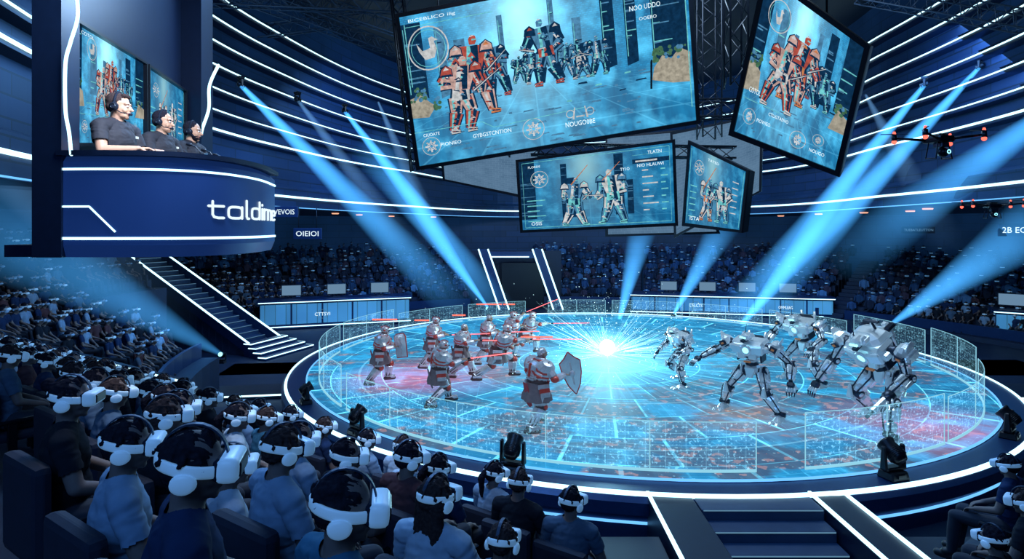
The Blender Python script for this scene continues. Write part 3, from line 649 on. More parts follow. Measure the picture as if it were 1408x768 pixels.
# ------------------------------------------------------------ stage
st=thing('circular_stage','large round stage with glowing blue projected floor and lit rim','stage',(CX,CY,0))
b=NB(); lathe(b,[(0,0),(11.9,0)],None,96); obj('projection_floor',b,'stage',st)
b=NB(); lathe(b,[(11.9,0),(11.95,-.03),(12.55,-.03),(12.7,-.16),(12.7,-.4),(12.45,-.5),(12.45,-1)],None,128,smooth=False); obj('rim',b,'navy2',st)
b=NB(); lathe(b,[(12.52,-.03),(12.52,.0),(12.58,.0),(12.61,-.06)],None,160,smooth=False); obj('rim_light',b,'led',st)
b=NB(); lathe(b,[(11.88,0),(11.88,.02),(11.93,.02),(11.93,-.02)],None,160,smooth=False); obj('inner_trim_light',b,'led2',st)
b=NB(); lathe(b,[(12.46,-.62),(12.5,-.62),(12.5,-.66),(12.46,-.66)],None,128,smooth=False); obj('lower_light',b,'led2',st)
BR=[(218.5,274,'long curved hologram panel along the near left of the stage'),(279.5,301,'curved hologram panel right of the front steps'),(302,331,'hologram panel at the near right of the stage'),(332.5,352,'tall hologram panel at the far right edge of the stage'),(354,375,'hologram panel behind the largest robot'),(197,216.5,'hologram panel at the left edge of the stage'),(176,195,'hologram panel behind the shield bearer at the left'),(152,174,'far left hologram panel of the stage'),(128,150,'far hologram panel in front of the left desk'),(108,126,'far hologram panel left of the gate'),(84,101,'far hologram panel behind the bright burst'),(62,82,'far hologram panel before the right desk'),(40,60,'far hologram panel behind the robots'),(17,38,'hologram panel behind the crouching robots')]
M['edge']=GLOW('edge',(.35,.8,1),.9)
for i,(a0,a1,l) in enumerate(BR):
    h=[1.0,1.15,1.05,1.35,1.2,1.15,1.1,1.1][i] if i<8 else .85; n=max(6,int((a1-a0)/2))
    bm=NB(); sweep(bm,arc(11.5,a0,a1,0.06,n),[(0,0),(0,h)],closep=False,smooth=True); o=obj('hologram_barrier',bm,'barrier',norm=False); center(o); tag(o,l,'barrier')
    bm=NB(); sweep(bm,arc(11.5,a0,a1,0,n),rectp(.04,.05,.03)); sweep(bm,arc(11.5,a0,a1,0,n),rectp(.015,.015,h+.06))
    nn=max(1,round((a1-a0)/11))
    for q in range(nn+1): p=pol(11.5,a0+(a1-a0)*q/nn,0); cyl(bm,p,p+V((0,0,h+.06)),.012,.012,5)
    child('glowing_edge',bm,'edge',o)
fs=thing('front_steps','dark steps leading down from the front rim of the stage','steps',(4.62,11.3,-1))
for i in range(5):
    b=NB(); z=1-.05-.19*i; y=-i*.42; box(b,(0,y-.1 if i else .1,z/2),(2.25,.42 if i else .8,z),bev=.015); obj('step',b,'stepblue',fs)
    b=NB(); box(b,(0,y-.1-.215 if i else -.305,z-.015),(2.2,.012,.02)); obj('nosing',b,'textdim',fs)
for x0,x1,l in ((2.62,3.47,'left'),(5.78,6.5,'right')):
    bm=NB(); box(bm,((x0+x1)/2,9.35,-.5),(x1-x0,4.5,.9),bev=.02); o=center(obj('parapet',bm,'navy')); tag(o,'dark flat-topped parapet on the %s of the front steps'%l,'parapet')
    xs=[x0+.03,x1-.03] if l=='right' else [x0+.03]
    for x in xs:
        bm=NB(); box(bm,(x,9.35,-.03),(.06,4.7,.04)); child('light_line',bm,'led',o)
bm=NB(); box(bm,(1.2,8.4,-.62),(2.7,4.0,.76)); tag(center(obj('platform',bm,'navy')),'low dark platform between the near stand and the left parapet','platform')
bm=NB(); box(bm,(8.4,8.4,-.62),(3.4,4.0,.76)); tag(center(obj('platform',bm,'navy')),'low dark platform to the right of the right parapet','platform')
# ------------------------------------------------------------ burst
bc=V((3.67,23.06,.45)); eb=thing('energy_burst','white-hot energy burst exploding at the centre of the stage','energy burst',bc)
b=NB(); ell(b,(0,0,.1),(.30,.30,.30),None,24); obj('core',b,'core',eb)
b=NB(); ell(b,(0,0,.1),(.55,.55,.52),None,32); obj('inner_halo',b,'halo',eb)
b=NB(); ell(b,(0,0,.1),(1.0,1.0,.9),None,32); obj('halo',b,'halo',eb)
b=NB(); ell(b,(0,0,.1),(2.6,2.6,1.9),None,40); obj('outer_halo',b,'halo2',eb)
rr=random.Random(5); b=NB()
for i in range(150):
    a=rr.uniform(0,2*PI); e=abs(rr.gauss(0,.38)); L=rr.uniform(.5,3.8)*(1 if e<.5 else .6); d=V((math.cos(a)*math.cos(e),math.sin(a)*math.cos(e),math.sin(e))); s=V((0,0,-.15))+d*rr.uniform(.3,1.1)
    cyl(b,s,s+d*L,.008,.001,5)
obj('rays',b,'ray',eb)
b=NB()
for i in range(600):
    a=rr.uniform(0,2*PI); q=abs(rr.gauss(0,2.8)); z=abs(rr.gauss(0,1.0)); s=rr.uniform(.007,.022); c=bc+V((math.cos(a)*q,math.sin(a)*q,z)); 
    if (c-V((CX,CY,0))).length>11: continue
    box(b,c,(s,s,s),None)
tag(obj('sparks',b,GLOW('spark',(.6,.95,1),2.6)),'tiny bright sparks flying around the burst','sparks',kind='stuff')
# ------------------------------------------------------------ screens
def screen(name,label,TL,TR,BR_,BL,kind,th=.25,content=None,texts=(),frame=.12):
    cam0=V((0,0,H)); pn=(TR-TL).cross(BL-TL).normalized(); d=BR_-cam0; BR_=cam0+d*((TL-cam0).dot(pn)/d.dot(pn))
    c=(TL+TR+BR_+BL)/4; root=thing(name,label,'screen',c,0,None)
    TL,TR,BR_,BL=[q-c for q in (TL,TR,BR_,BL)]
    n=pn
    if n.dot(cam0-c)<0: n=-n
    W=((TR-TL).length+(BR_-BL).length)/2; Hh=((TL-BL).length+(TR-BR_).length)/2
    def S(u,v,o=0): return (BL*(1-u)+BR_*u)*(1-v)+(TL*(1-u)+TR*u)*v+n*o
    fu,fv_=frame/W,frame/Hh
    b=NB()
    o=[b.verts.new(S(u,v,-.02)) for u,v in ((-fu,-fv_),(1+fu,-fv_),(1+fu,1+fv_),(-fu,1+fv_))]; k=[b.verts.new(S(u,v,-th)) for u,v in ((-fu*.5,-fv_*.5),(1+fu*.5,-fv_*.5),(1+fu*.5,1+fv_*.5),(-fu*.5,1+fv_*.5))]
    b.faces.new(o); b.faces.new(k[::-1])
    for i in range(4): b.faces.new([o[i],o[(i+1)%4],k[(i+1)%4],k[i]])
    for (u0,v0,u1,v1) in ((-fu,-fv_,1+fu,0),(-fu,1,1+fu,1+fv_),(-fu,0,0,1),(1,0,1+fu,1)):
        q=[b.verts.new(S(u,v,h)) for h in (-.02,.05) for u,v in ((u0,v0),(u1,v0),(u1,v1),(u0,v1))]
        for f in ((0,1,2,3),(4,5,6,7),(0,1,5,4),(1,2,6,5),(2,3,7,6),(3,0,4,7)): b.faces.new([q[i] for i in f])
    obj('frame',b,'black',root)
    b=NB(); uvl=b.loops.layers.uv.active; N=6
    g=[[b.verts.new(S(i/N,j/N,0)) for j in range(N+1)] for i in range(N+1)]
    for i in range(N):
        for j in range(N):
            f=b.faces.new([g[i][j],g[i+1][j],g[i+1][j+1],g[i][j+1]])
            for lp,(x,y) in zip(f.loops,((i,j),(i+1,j),(i+1,j+1),(i,j+1))): lp[uvl].uv=(x/N,y/N)
    dp=obj('display',b,kind,root,norm=False)
    b=NB(); lay=[.006]; asp=W/Hh
    def poly(pts,mi):
        lay[0]+=.00003
        try: f=b.faces.new([b.verts.new(S(min(1,max(0,u)),min(1,max(0,v)),lay[0])) for u,v in pts]); f.material_index=mi
        except ValueError: pass
    def stroke(p,q,w0,w1,mi):
        d=((q[0]-p[0])*asp,q[1]-p[1]); L=math.hypot(*d) or 1; nx,ny=-d[1]/L,d[0]/L
        poly([(p[0]+nx*w0/asp,p[1]+ny*w0),(p[0]-nx*w0/asp,p[1]-ny*w0),(q[0]-nx*w1/asp,q[1]-ny*w1),(q[0]+nx*w1/asp,q[1]+ny*w1)],mi)
    def disc(u,v,r,mi,n=12): poly([(u+r/asp*math.cos(2*PI*i/n),v+r*math.sin(2*PI*i/n)) for i in range(n)],mi)
    def ringc(u,v,r,w,mi,n=26):
        for i in range(n):
            a,c_=2*PI*i/n,2*PI*(i+1)/n
            poly([(u+(r)/asp*math.cos(a),v+r*math.sin(a)),(u+(r)/asp*math.cos(c_),v+r*math.sin(c_)),(u+(r-w)/asp*math.cos(c_),v+(r-w)*math.sin(c_)),(u+(r-w)/asp*math.cos(a),v+(r-w)*math.sin(a))],mi)
    def guy(u,v,h,ms,seed,face=1):
        q=random.Random(seed*7+1); a,c_,d=ms; S1=[]; lean=q.uniform(.02,.12); bk=1.25
        X=lambda x,y:(u+face*(x+lean*y)*h/asp,v+y*h)
        def limb(p,r_,w0,w1,m): S1.append((p,r_,w0*h*bk,w1*h*bk,m))
        wide=q.uniform(.14,.24)
        for sx in (-1,1):
            hp=(sx*.07,.46); k=(sx*wide*.7+q.uniform(-.03,.06),.27+q.uniform(-.03,.04)); ft=(sx*wide+q.uniform(-.04,.04),.02)
            limb(X(*hp),X(*k),.078,.056,a); limb(X(*k),X(*ft),.070,.042,c_); limb(X(ft[0]-.03,.012),X(ft[0]+.10,.0),.028,.016,d)
            el=(sx*.25+q.uniform(-.03,.05),.63+q.uniform(-.08,.06)); wr=(sx*.21+q.uniform(.04,.18),.50+q.uniform(-.08,.18))
            limb(X(sx*.16,.80),X(*el),.066,.048,c_); limb(X(*el),X(*wr),.062,.038,a)
        limb(X(0,.42),X(0,.6),.10,.09,d); limb(X(0,.56),X(.01,.86),.095,.16,a)
        for p,r_,w0,w1,m in S1: stroke(p,r_,w0*1.16+.003,w1*1.16+.003,4)
        for p,r_,w0,w1,m in S1:
            stroke(p,r_,w0,w1,m); ox=.45*w0; stroke((p[0]-ox/asp,p[1]),(r_[0]-ox*.6/asp,r_[1]),w0*.20,w1*.14,0 if q.random()<.35 else 6); stroke((p[0]+ox/asp,p[1]),(r_[0]+ox*.6/asp,r_[1]),w0*.3,w1*.25,4)
            for z in range(8):
                t=q.uniform(.02,.98); cx,cy=p[0]+(r_[0]-p[0])*t,p[1]+(r_[1]-p[1])*t; e=w0*q.uniform(.3,.7); dx_=q.uniform(-.5,.5)*w0/asp
                poly([(cx+dx_-e*.7/asp,cy+q.uniform(-.2,.2)*e),(cx+dx_+q.uniform(-.2,.2)*e/asp,cy+e*q.uniform(.3,.8)),(cx+dx_+e*.6/asp,cy-q.uniform(0,.4)*e)],q.choice([4,4,d,c_,0,3,a]))
        for sx in (-1,1):
            c0=X(sx*.20,.82); e=.10*h; poly([(c0[0]-e/asp,c0[1]-e*.6),(c0[0]-e*.8/asp,c0[1]+e*.4),(c0[0],c0[1]+e*.9),(c0[0]+e*.8/asp,c0[1]+e*.3),(c0[0]+e*.9/asp,c0[1]-e*.7)],4); e*=.85
            poly([(c0[0]-e/asp,c0[1]-e*.5),(c0[0]-e*.7/asp,c0[1]+e*.4),(c0[0],c0[1]+e*.9),(c0[0]+e*.8/asp,c0[1]+e*.3),(c0[0]+e*.9/asp,c0[1]-e*.6)],c_)
            poly([(c0[0]-e*.5/asp,c0[1]+e*.2),(c0[0],c0[1]+e*.75),(c0[0]+e*.5/asp,c0[1]+e*.25)],0 if sx<0 else d); stroke((c0[0]-e*.8/asp,c0[1]-e*.5),(c0[0]+e*.8/asp,c0[1]-e*.55),e*.1,e*.1,4)
        hc=X(.03,.925); e=.05*h; poly([(hc[0]-e/asp,hc[1]-e),(hc[0]-e*1.1/asp,hc[1]+e*.4),(hc[0]-e*.3/asp,hc[1]+e*1.3),(hc[0]+e*.8/asp,hc[1]+e*.9),(hc[0]+e/asp,hc[1]-e*.2),(hc[0]+e*.5/asp,hc[1]-e*1.1)],a)
        stroke((hc[0]-e*.2/asp,hc[1]+e*.1),(hc[0]+e*.9/asp,hc[1]+e*.05),e*.2,e*.15,6); stroke((hc[0]-e*.7/asp,hc[1]+e*.9),(hc[0]+e*.3/asp,hc[1]+e*1.1),e*.15,e*.1,0)
        g0=X(.18,.52); g1=X(.46+q.uniform(-.1,.1),.5+q.uniform(-.05,.3)); stroke(g0,g1,.022*h,.008*h,4); stroke(g0,g1,.009*h,.003*h,0)
        disc(*X(.01,.72),.016*h,6,8)
    if content: content(poly,stroke,disc,ringc,guy)
    if b.faces: obj('picture',b,PIC,dp,norm=False)
    else: b.free()
    for s,u,v,h,w in texts:
        b=NB(); ta=textmesh(s)[2]; w=w or h*ta/asp
        addtext(b,s,lambda x,y: S(u+x*w,v+y*h,.03)); obj('lettering',b,'text',dp,norm=False)
    return root
def emblem(stroke,disc,ringc,poly,u,v,r,asp=1.6,kind=0):
    ringc(u,v,r,r*.06,0); ringc(u,v,r*.84,r*.025,6)
    if kind==0:
        k=r/asp
        poly([(u-.45*k,v-.1*r),(u-.2*k,v-.5*r),(u+.25*k,v-.45*r),(u+.4*k,v-.05*r),(u+.15*k,v+.02*r),(u-.1*k,v-.05*r)],0)
        poly([(u+.1*k,v-.1*r),(u+.4*k,v-.1*r),(u+.25*k,v+.5*r),(u+.05*k,v+.45*r)],0); poly([(u-.45*k,v-.1*r),(u-.55*k,v+.3*r),(u-.25*k,v-.15*r)],0)
        poly([(u+.2*k,v+.5*r),(u+.5*k,v+.32*r),(u+.22*k,v+.28*r)],0)
    else:
        for i in range(8):
            a=2*PI*i/8; stroke((u+.15*r/asp*math.cos(a),v+.15*r*math.sin(a)),(u+.65*r/asp*math.cos(a),v+.65*r*math.sin(a)),r*.05,r*.09,0)
        ringc(u,v,r*.45,r*.08,0)
def plants(poly,disc,u0,v0,n,w,sd):
    q=random.Random(sd)
    for k in range(n): disc(u0+q.uniform(0,w),v0+q.uniform(-.02,.06),q.uniform(.006,.017),7 if q.random()<.7 else 3,7)
def battle(poly,stroke,disc,ringc,guy):
    q=random.Random(4)
    for u0,u1,h in ((.0,.07,.95),(.115,.15,.9),(.18,.22,.8),(.27,.30,.75),(.34,.36,.9),(.52,.54,.95),(.60,.63,.8),(.7,.745,.9),(.78,.82,.97),(.87,.99,1.)):
        poly([(u0,.44),(u1,.46),(u1,h),(u0,h)],4 if u0<.05 or u0>.65 else 3)
        for k in range(11): 
            v=.48+q.random()*(h-.52); stroke((u0+.004,v),(u0+.004+(u1-u0)*q.uniform(.2,.9),v),.004,.003,q.choice([3,6,3,4]))
        stroke((u0+.005,.5),(u0+.005,h-.03),.003,.002,6)
    for k in range(60):
        u=q.uniform(.1,.85); v=q.uniform(.02,.42); w=q.uniform(.01,.06); poly([(u,v),(u+w,v+q.uniform(-.004,.006)),(u+w*.9,v+.012),(u+w*.1,v+.01)],q.choice([3,3,4,6]) if v>.26 else 3)
    poly([(.86,.32),(.93,.28),(.99,.27),(.995,.46),(.96,.50),(.93,.44),(.90,.47),(.87,.40)],5); poly([(.0,.34),(.06,.33),(.09,.40),(.07,.43),(.04,.49),(.0,.47)],5)
    plants(poly,disc,.87,.46,34,.11,1); plants(poly,disc,.0,.47,22,.06,2); plants(poly,disc,.08,.4,10,.03,3)
    guy(.25,.45,.22,(4,1,3),17); guy(.40,.46,.17,(4,3,6),16); guy(.625,.42,.25,(4,3,0),7,-1); guy(.685,.42,.25,(3,4,6),8,-1); guy(.45,.44,.22,(3,4,0),6); guy(.565,.44,.22,(3,3,4),9)
    guy(.325,.40,.36,(3,4,1),3,-1); guy(.51,.42,.42,(3,4,1),4,-1); guy(.23,.30,.52,(1,2,8),1); guy(.17,.2,.50,(2,1,0),2)
    emblem(stroke,disc,ringc,poly,.09,.78,.14,1.85); emblem(stroke,disc,ringc,poly,.055,.13,.065,1.85,1); emblem(stroke,disc,ringc,poly,.43,.13,.075,1.85,1)
    stroke((.0,.24),(.25,.24),.002,.002,6); stroke((.25,.24),(.29,.19),.002,.002,6); stroke((.29,.19),(.62,.22),.002,.002,6)
    ringc(.565,.19,.028,.005,0); ringc(.635,.19,.028,.005,0); stroke((.575,.15),(.582,.23),.007,.003,0); stroke((.625,.15),(.618,.23),.007,.003,0); stroke((.585,.165),(.615,.165),.005,.005,0)
    for a in ((.015,.95,.015,.55),(.988,.95,.988,.1)): stroke((a[0],a[1]),(a[2],a[3]),.003,.003,6)
    stroke((.015,.93),(.33,.93),.002,.002,6); stroke((.78,.86),(.92,.86),.002,.002,6)
BT=[('BICEBLICO ilig',.03,.95,.026,.17),('CIUOATE',.03,.20,.022,.06),('PIONIEO',.09,.115,.026,.075),('GYBGSTCNTION',.21,.135,.028,.14),('NOUGO0BE',.545,.10,.034,.105),('VSAK3',.81,.93,.03,.07),('A3ERD',.81,.845,.032,.08),('NOO UDDO',.80,.775,.030,.105),('OOEBO',.83,.71,.02,.06)]
screen('hanging_screen','largest hanging screen showing armoured fighters in a blue city',P(549,24,17.6),P(943,-52,16.8),P(957,165,18.6),P(577,228,19.4),'battle',.5,content=battle,texts=BT)
def battle2(poly,stroke,disc,ringc,guy):
    q=random.Random(9)
    for u0,u1,h in ((.0,.12,1.),(.22,.3,.9),(.38,.42,.8),(.6,.64,.9),(.7,.78,.95),(.86,1.,1.)):
        poly([(u0,.44),(u1,.44),(u1,h),(u0,h)],4 if u0<.1 or u0>.65 else 3)
        for k in range(9): v=.48+q.random()*(h-.52); stroke((u0+.006,v),(u0+(u1-u0)*q.uniform(.3,.95),v),.005,.004,q.choice([3,6,3]))
    for k in range(40):
        u=q.uniform(.1,.85); v=q.uniform(.02,.42); w=q.uniform(.02,.08); poly([(u,v),(u+w,v+q.uniform(-.004,.006)),(u+w*.9,v+.012),(u+w*.1,v+.01)],q.choice([3,3,4,6]) if v>.3 else 3)
    poly([(.0,.3),(.15,.32),(.13,.45),(.05,.5),(.0,.5)],5); poly([(.85,.3),(1,.3),(1,.42),(.9,.47)],5)
    plants(poly,disc,.0,.5,22,.12,5); plants(poly,disc,.88,.45,14,.1,6)
    guy(.53,.44,.26,(4,3,1),15); guy(.76,.4,.28,(3,4,6),14,-1); guy(.63,.4,.34,(3,4,0),13,-1); guy(.44,.36,.48,(1,2,8),11); guy(.33,.27,.46,(2,1,0),12)
    emblem(stroke,disc,ringc,poly,.2,.84,.10,1.3); emblem(stroke,disc,ringc,poly,.12,.14,.055,1.3,1); emblem(stroke,disc,ringc,poly,.62,.12,.065,1.3,1); emblem(stroke,disc,ringc,poly,.8,.18,.045,1.3,1)
    stroke((.02,.25),(.4,.25),.002,.002,6)
screen('hanging_screen','tilted hanging screen at the upper right of the screen cluster',P(1056,-30,13.2),P(1189,66,12.2),P(1149,234,13.4),P(1010,180,14.6),'battle',.35,content=battle2,texts=[('COTOL',.06,.3,.035,.12),('PIOWIEO',.2,.125,.025,.14),('CTLIGTAENO',.3,.2,.024,.2),('NOUGO',.74,.07,.028,.14)])
def stats(poly,stroke,disc,ringc,guy):
    q=random.Random(3)
    for u0,u1,h in ((.0,.1,1.),(.27,.31,.9),(.3,.36,.7),(.62,.68,.95),(.7,.74,.6)): 
        poly([(u0,.15),(u1,.15),(u1,h),(u0,h)],4)
        for k in range(7): v=.2+q.random()*(h-.25); stroke((u0+.003,v),(u1-.003,v),.004,.003,3)
    guy(.34,.04,.66,(3,0,6),21); guy(.62,.05,.72,(0,3,6),22,-1)
    stroke((.335,.6),(.45,.85),.008,.004,8); stroke((.54,.62),(.66,.85),.006,.003,8)
    emblem(stroke,disc,ringc,poly,.13,.72,.12,1.9,1)
    for r_ in range(7):
        v=.70-.085*r_
        stroke((.80,v),(.80+.04+.03*((r_*7)%3),v),.008,.008,0); stroke((.92,v),(.95+.015*(r_%2),v),.008,.008,6)
        if r_<5: stroke((.04,.42-.075*r_),(.16-.02*(r_%3),.42-.075*r_),.007,.007,6)
    stroke((.74,.9),(.98,.9),.002,.002,6); stroke((.74,.82),(.98,.82),.028,.028,4); stroke((.76,.82),(.9,.82),.010,.010,0)
    for v in (.03,.97): stroke((.02,v),(.98,v),.003,.003,6)
    for u in (.02,.98): stroke((u,.03),(u,.97),.002,.002,6)
screen('hanging_screen','lower front hanging screen with two fighters and a score table',P(713,223,20.8),P(924,196,20.4),P(928,306,20.7),P(719,316,21.2),'stats',.3,content=stats,texts=[('TLATN',.84,.9,.04,.09),('TY1O',.66,.72,.04,.06),('NIO HLAUWI',.77,.745,.04,.17),('FLORDE',.06,.89,.03,.08),('OSIS',.06,.06,.05,.07)],frame=.1)
def stats2(poly,stroke,disc,ringc,guy):
    guy(.38,.08,.60,(3,0,8),31); guy(.68,.08,.62,(0,3,6),32,-1)
    stroke((.3,.5),(.5,.85),.008,.005,8); emblem(stroke,disc,ringc,poly,.2,.76,.10,.8,1)
    for r_ in range(6): stroke((.8,.75-.1*r_),(.9,.75-.1*r_),.008,.008,0); stroke((.06,.5-.08*r_),(.18,.5-.08*r_),.007,.007,6)
    for u in (.03,.97): stroke((u,.03),(u,.97),.004,.004,6)
screen('hanging_screen','small lower hanging screen angled to the right of the score screen',P(950,199,20.2),P(1027,236,18.2),P(1018,316,18.4),P(942,306,20.4),'stats',.3,content=stats2,texts=[('TATED',.35,.9,.035,.2),('ISTA',.1,.05,.05,.18)],frame=.1)
screen('hanging_screen','pale grey-blue screen half hidden under the left of the largest screen',P(606,180,25),P(740,160,24.2),P(738,272,24.4),P(612,246,25.2),'pale',.3,frame=.1)
screen('hanging_screen','pale grey-blue screen behind the two lower screens',P(925,185,25.5),P(1046,160,23.5),P(1044,262,23.6),P(930,322,25.7),'pale',.3,frame=.1)
screen('hanging_screen','pale screen seen below and behind the score screen',P(835,190,26.2),P(932,182,26),P(985,318,26.2),P(836,322,26.4),'pale',.3,frame=.1)
def truss(name,label,a,b,w=.5,n=8,mat='black'):
    a,b=V(a),V(b); root=a.copy(); bm=NB(); A=align((0,0,0),b-a,(0,0,1) if abs((b-a).normalized().z)<.9 else (0,1,0)); L=(b-a).length
    cs=[V((sx*w/2,sy*w/2,0)) for sx,sy in ((-1,-1),(1,-1),(1,1),(-1,1))]
    for c_ in cs: cyl(bm,A@c_,A@(c_+V((0,0,L))),.035,.035,6)
    for i in range(n):
        for k in range(4):
            p,q=cs[k],cs[(k+1)%4]
            if i%2: p,q=q,p
            cyl(bm,A@(p+V((0,0,L*i/n))),A@(q+V((0,0,L*(i+1)/n))),.018,.018,5)
    o=obj(name,bm,mat); o.location=root; tag(o,label,'truss'); return o
truss('vertical_truss','dark vertical truss carrying the lower screens behind the largest screen',P(975,190,22.5),V((P(975,0,22.5).x,22.5,17)),.7,14)
truss('vertical_truss','dark vertical truss at the left behind the largest screen',P(690,215,22.5),V((P(690,0,22.5).x,22.5,17)),.6,14)
truss('vertical_truss','dark vertical truss between the largest and the upper right screen',P(1012,120,17),V((P(1012,0,17).x,17,17)),.5,12)
truss('cross_truss','dark horizontal truss joining the hanging screens',P(600,150,22),P(1080,150,21),.6,18)
truss('cross_truss','dark horizontal truss above the lower score screens',P(730,205,21.6),P(1010,210,21.3),.4,14)
truss('diagonal_truss','dark slanting truss left of the largest screen',P(542,-40,20),P(574,235,21),.4,12)
for i,(a,b,l) in enumerate([((180,-10,20),(560,10,30),'nearest the booth'),((300,-20,24),(545,70,34),'middle'),((200,20,26),(420,-20,30),'leftmost'),((1180,-10,22),(1408,30,20),'above the right drone'),((230,60,27),(500,25,33),'lowest on the left'),((400,-10,30),(545,40,30),'rightmost on the left')]):
    truss('ceiling_truss','blue-grey ceiling truss, %s one'%l,P(*a),P(*b),.6,20,'rig')
for i,(px,Y) in enumerate(((600,18.5),(900,17.5),(1090,13),(1150,13))):
    p=P(px,0,Y); bm=NB(); cyl(bm,(p.x,p.y+.4,9.3),(p.x,p.y+.4,17),.03,.03,6); tag(center(obj('suspension_cable',bm,'black')),'dark steel cable holding up the %s'%['left end of the largest screen','right end of the largest screen','left side of the upper right screen','right side of the upper right screen'][i],'cable')
# ------------------------------------------------------------ lights and beams
def movinghead(label,loc,s,yaw,tilt,lit=True,hang=False):
    r=thing('moving_head_light',label,'stage light',loc,yaw); r.scale=(s,s,-s if hang else s)
    b=NB(); box(b,(0,0,.09),(.5,.42,.18),bev=.03,taper=(.85,.85)); box(b,(0,-.2,.1),(.2,.04,.07)); obj('base',b,'black',r)
    b=NB(); box(b,(0,0,.22),(.52,.2,.08),bev=.02)
    for k in (-1,1): box(b,(k*.25,0,.45),(.07,.18,.5),bev=.025,taper=(1,.6))
    obj('yoke',b,'black',r)
    A=T((0,0,.56))@Rx(tilt); b=NB(); lathe(b,[(0,-.24),(.13,-.24),(.17,-.16),(.18,.0),(.16,.12),(.19,.2),(.185,.24),(.15,.245)],A,20); 
    for k in range(5): lathe(b,[(.175,-.15+k*.035),(.19,-.14+k*.035),(.175,-.13+k*.035)],A,20)
    h=obj('lamp_head',b,'black',r)
    b=NB(); lathe(b,[(0,.235),(.15,.235),(.15,.245),(0,.25)],A,20); obj('lens',b,'cyan' if lit else 'led2',h)
    return r
for px,py,l,s in [(420,553,'leftmost moving stage light, small and dark on the rim',.8),(480,598,'dark moving stage light on the near-left rim behind headsets',.9),(701,652,'large dark moving stage light at the front left of the rim',1.0),(1231,656,'large dark moving stage light at the front right of the rim',1.0),(1390,600,'dark moving stage light at the right end of the rim',.95)]:
    Y=4197/(py-315); p=P(px,py,Y); d=V((p.x-CX,p.y-CY,0)).normalized(); p=V((CX,CY,-.03))+d*12.22
    movinghead(l,p,s*.98,math.atan2(-(CX-p.x),(CY-p.y)),R(-60+random.uniform(-10,25)),False)
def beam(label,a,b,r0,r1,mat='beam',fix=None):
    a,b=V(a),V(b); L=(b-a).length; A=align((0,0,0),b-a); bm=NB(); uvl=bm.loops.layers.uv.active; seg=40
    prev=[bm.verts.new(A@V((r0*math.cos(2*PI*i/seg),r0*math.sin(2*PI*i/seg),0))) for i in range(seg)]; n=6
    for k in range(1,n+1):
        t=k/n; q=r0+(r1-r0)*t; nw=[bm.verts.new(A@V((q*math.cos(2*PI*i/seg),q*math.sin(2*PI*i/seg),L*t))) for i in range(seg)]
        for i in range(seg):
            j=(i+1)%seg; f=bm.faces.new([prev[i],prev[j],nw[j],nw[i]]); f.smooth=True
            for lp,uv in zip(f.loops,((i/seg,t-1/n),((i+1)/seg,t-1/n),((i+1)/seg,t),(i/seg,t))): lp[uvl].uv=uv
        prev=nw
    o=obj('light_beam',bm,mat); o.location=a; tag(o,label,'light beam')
    if fix:
        hg=fix.startswith('ceiling'); movinghead(fix,a+V((0,0,.35 if hg else -.35)),.6,math.atan2(-(b.x-a.x),(b.y-a.y)),R(-70),True,hang=hg)
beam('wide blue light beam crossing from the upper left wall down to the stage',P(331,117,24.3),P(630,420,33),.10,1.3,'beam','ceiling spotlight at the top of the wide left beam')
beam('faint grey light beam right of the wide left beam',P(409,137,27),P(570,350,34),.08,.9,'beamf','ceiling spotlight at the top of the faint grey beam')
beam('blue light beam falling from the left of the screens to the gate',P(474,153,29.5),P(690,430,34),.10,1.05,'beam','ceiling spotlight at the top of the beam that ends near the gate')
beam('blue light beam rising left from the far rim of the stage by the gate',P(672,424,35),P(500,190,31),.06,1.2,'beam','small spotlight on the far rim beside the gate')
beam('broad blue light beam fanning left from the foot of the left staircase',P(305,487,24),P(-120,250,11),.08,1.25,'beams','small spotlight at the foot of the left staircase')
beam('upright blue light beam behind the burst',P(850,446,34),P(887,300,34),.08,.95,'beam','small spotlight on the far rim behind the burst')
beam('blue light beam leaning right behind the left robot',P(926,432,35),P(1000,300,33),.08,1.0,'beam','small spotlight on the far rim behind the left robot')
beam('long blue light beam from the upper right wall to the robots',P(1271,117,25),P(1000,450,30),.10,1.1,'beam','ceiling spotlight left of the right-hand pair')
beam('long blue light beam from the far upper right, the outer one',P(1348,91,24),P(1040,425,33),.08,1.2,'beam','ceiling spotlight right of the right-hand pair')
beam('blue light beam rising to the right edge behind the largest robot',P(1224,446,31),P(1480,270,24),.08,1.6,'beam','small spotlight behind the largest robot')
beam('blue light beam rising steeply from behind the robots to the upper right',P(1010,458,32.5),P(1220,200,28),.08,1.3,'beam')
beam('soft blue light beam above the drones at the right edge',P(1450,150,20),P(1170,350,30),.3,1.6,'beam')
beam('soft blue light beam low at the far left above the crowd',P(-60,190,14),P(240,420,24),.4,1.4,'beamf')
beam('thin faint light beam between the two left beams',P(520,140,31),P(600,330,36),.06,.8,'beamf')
beam('faint light beam at the far right above the stands',P(1190,130,27),P(1300,330,30),.06,1.0,'beamf')
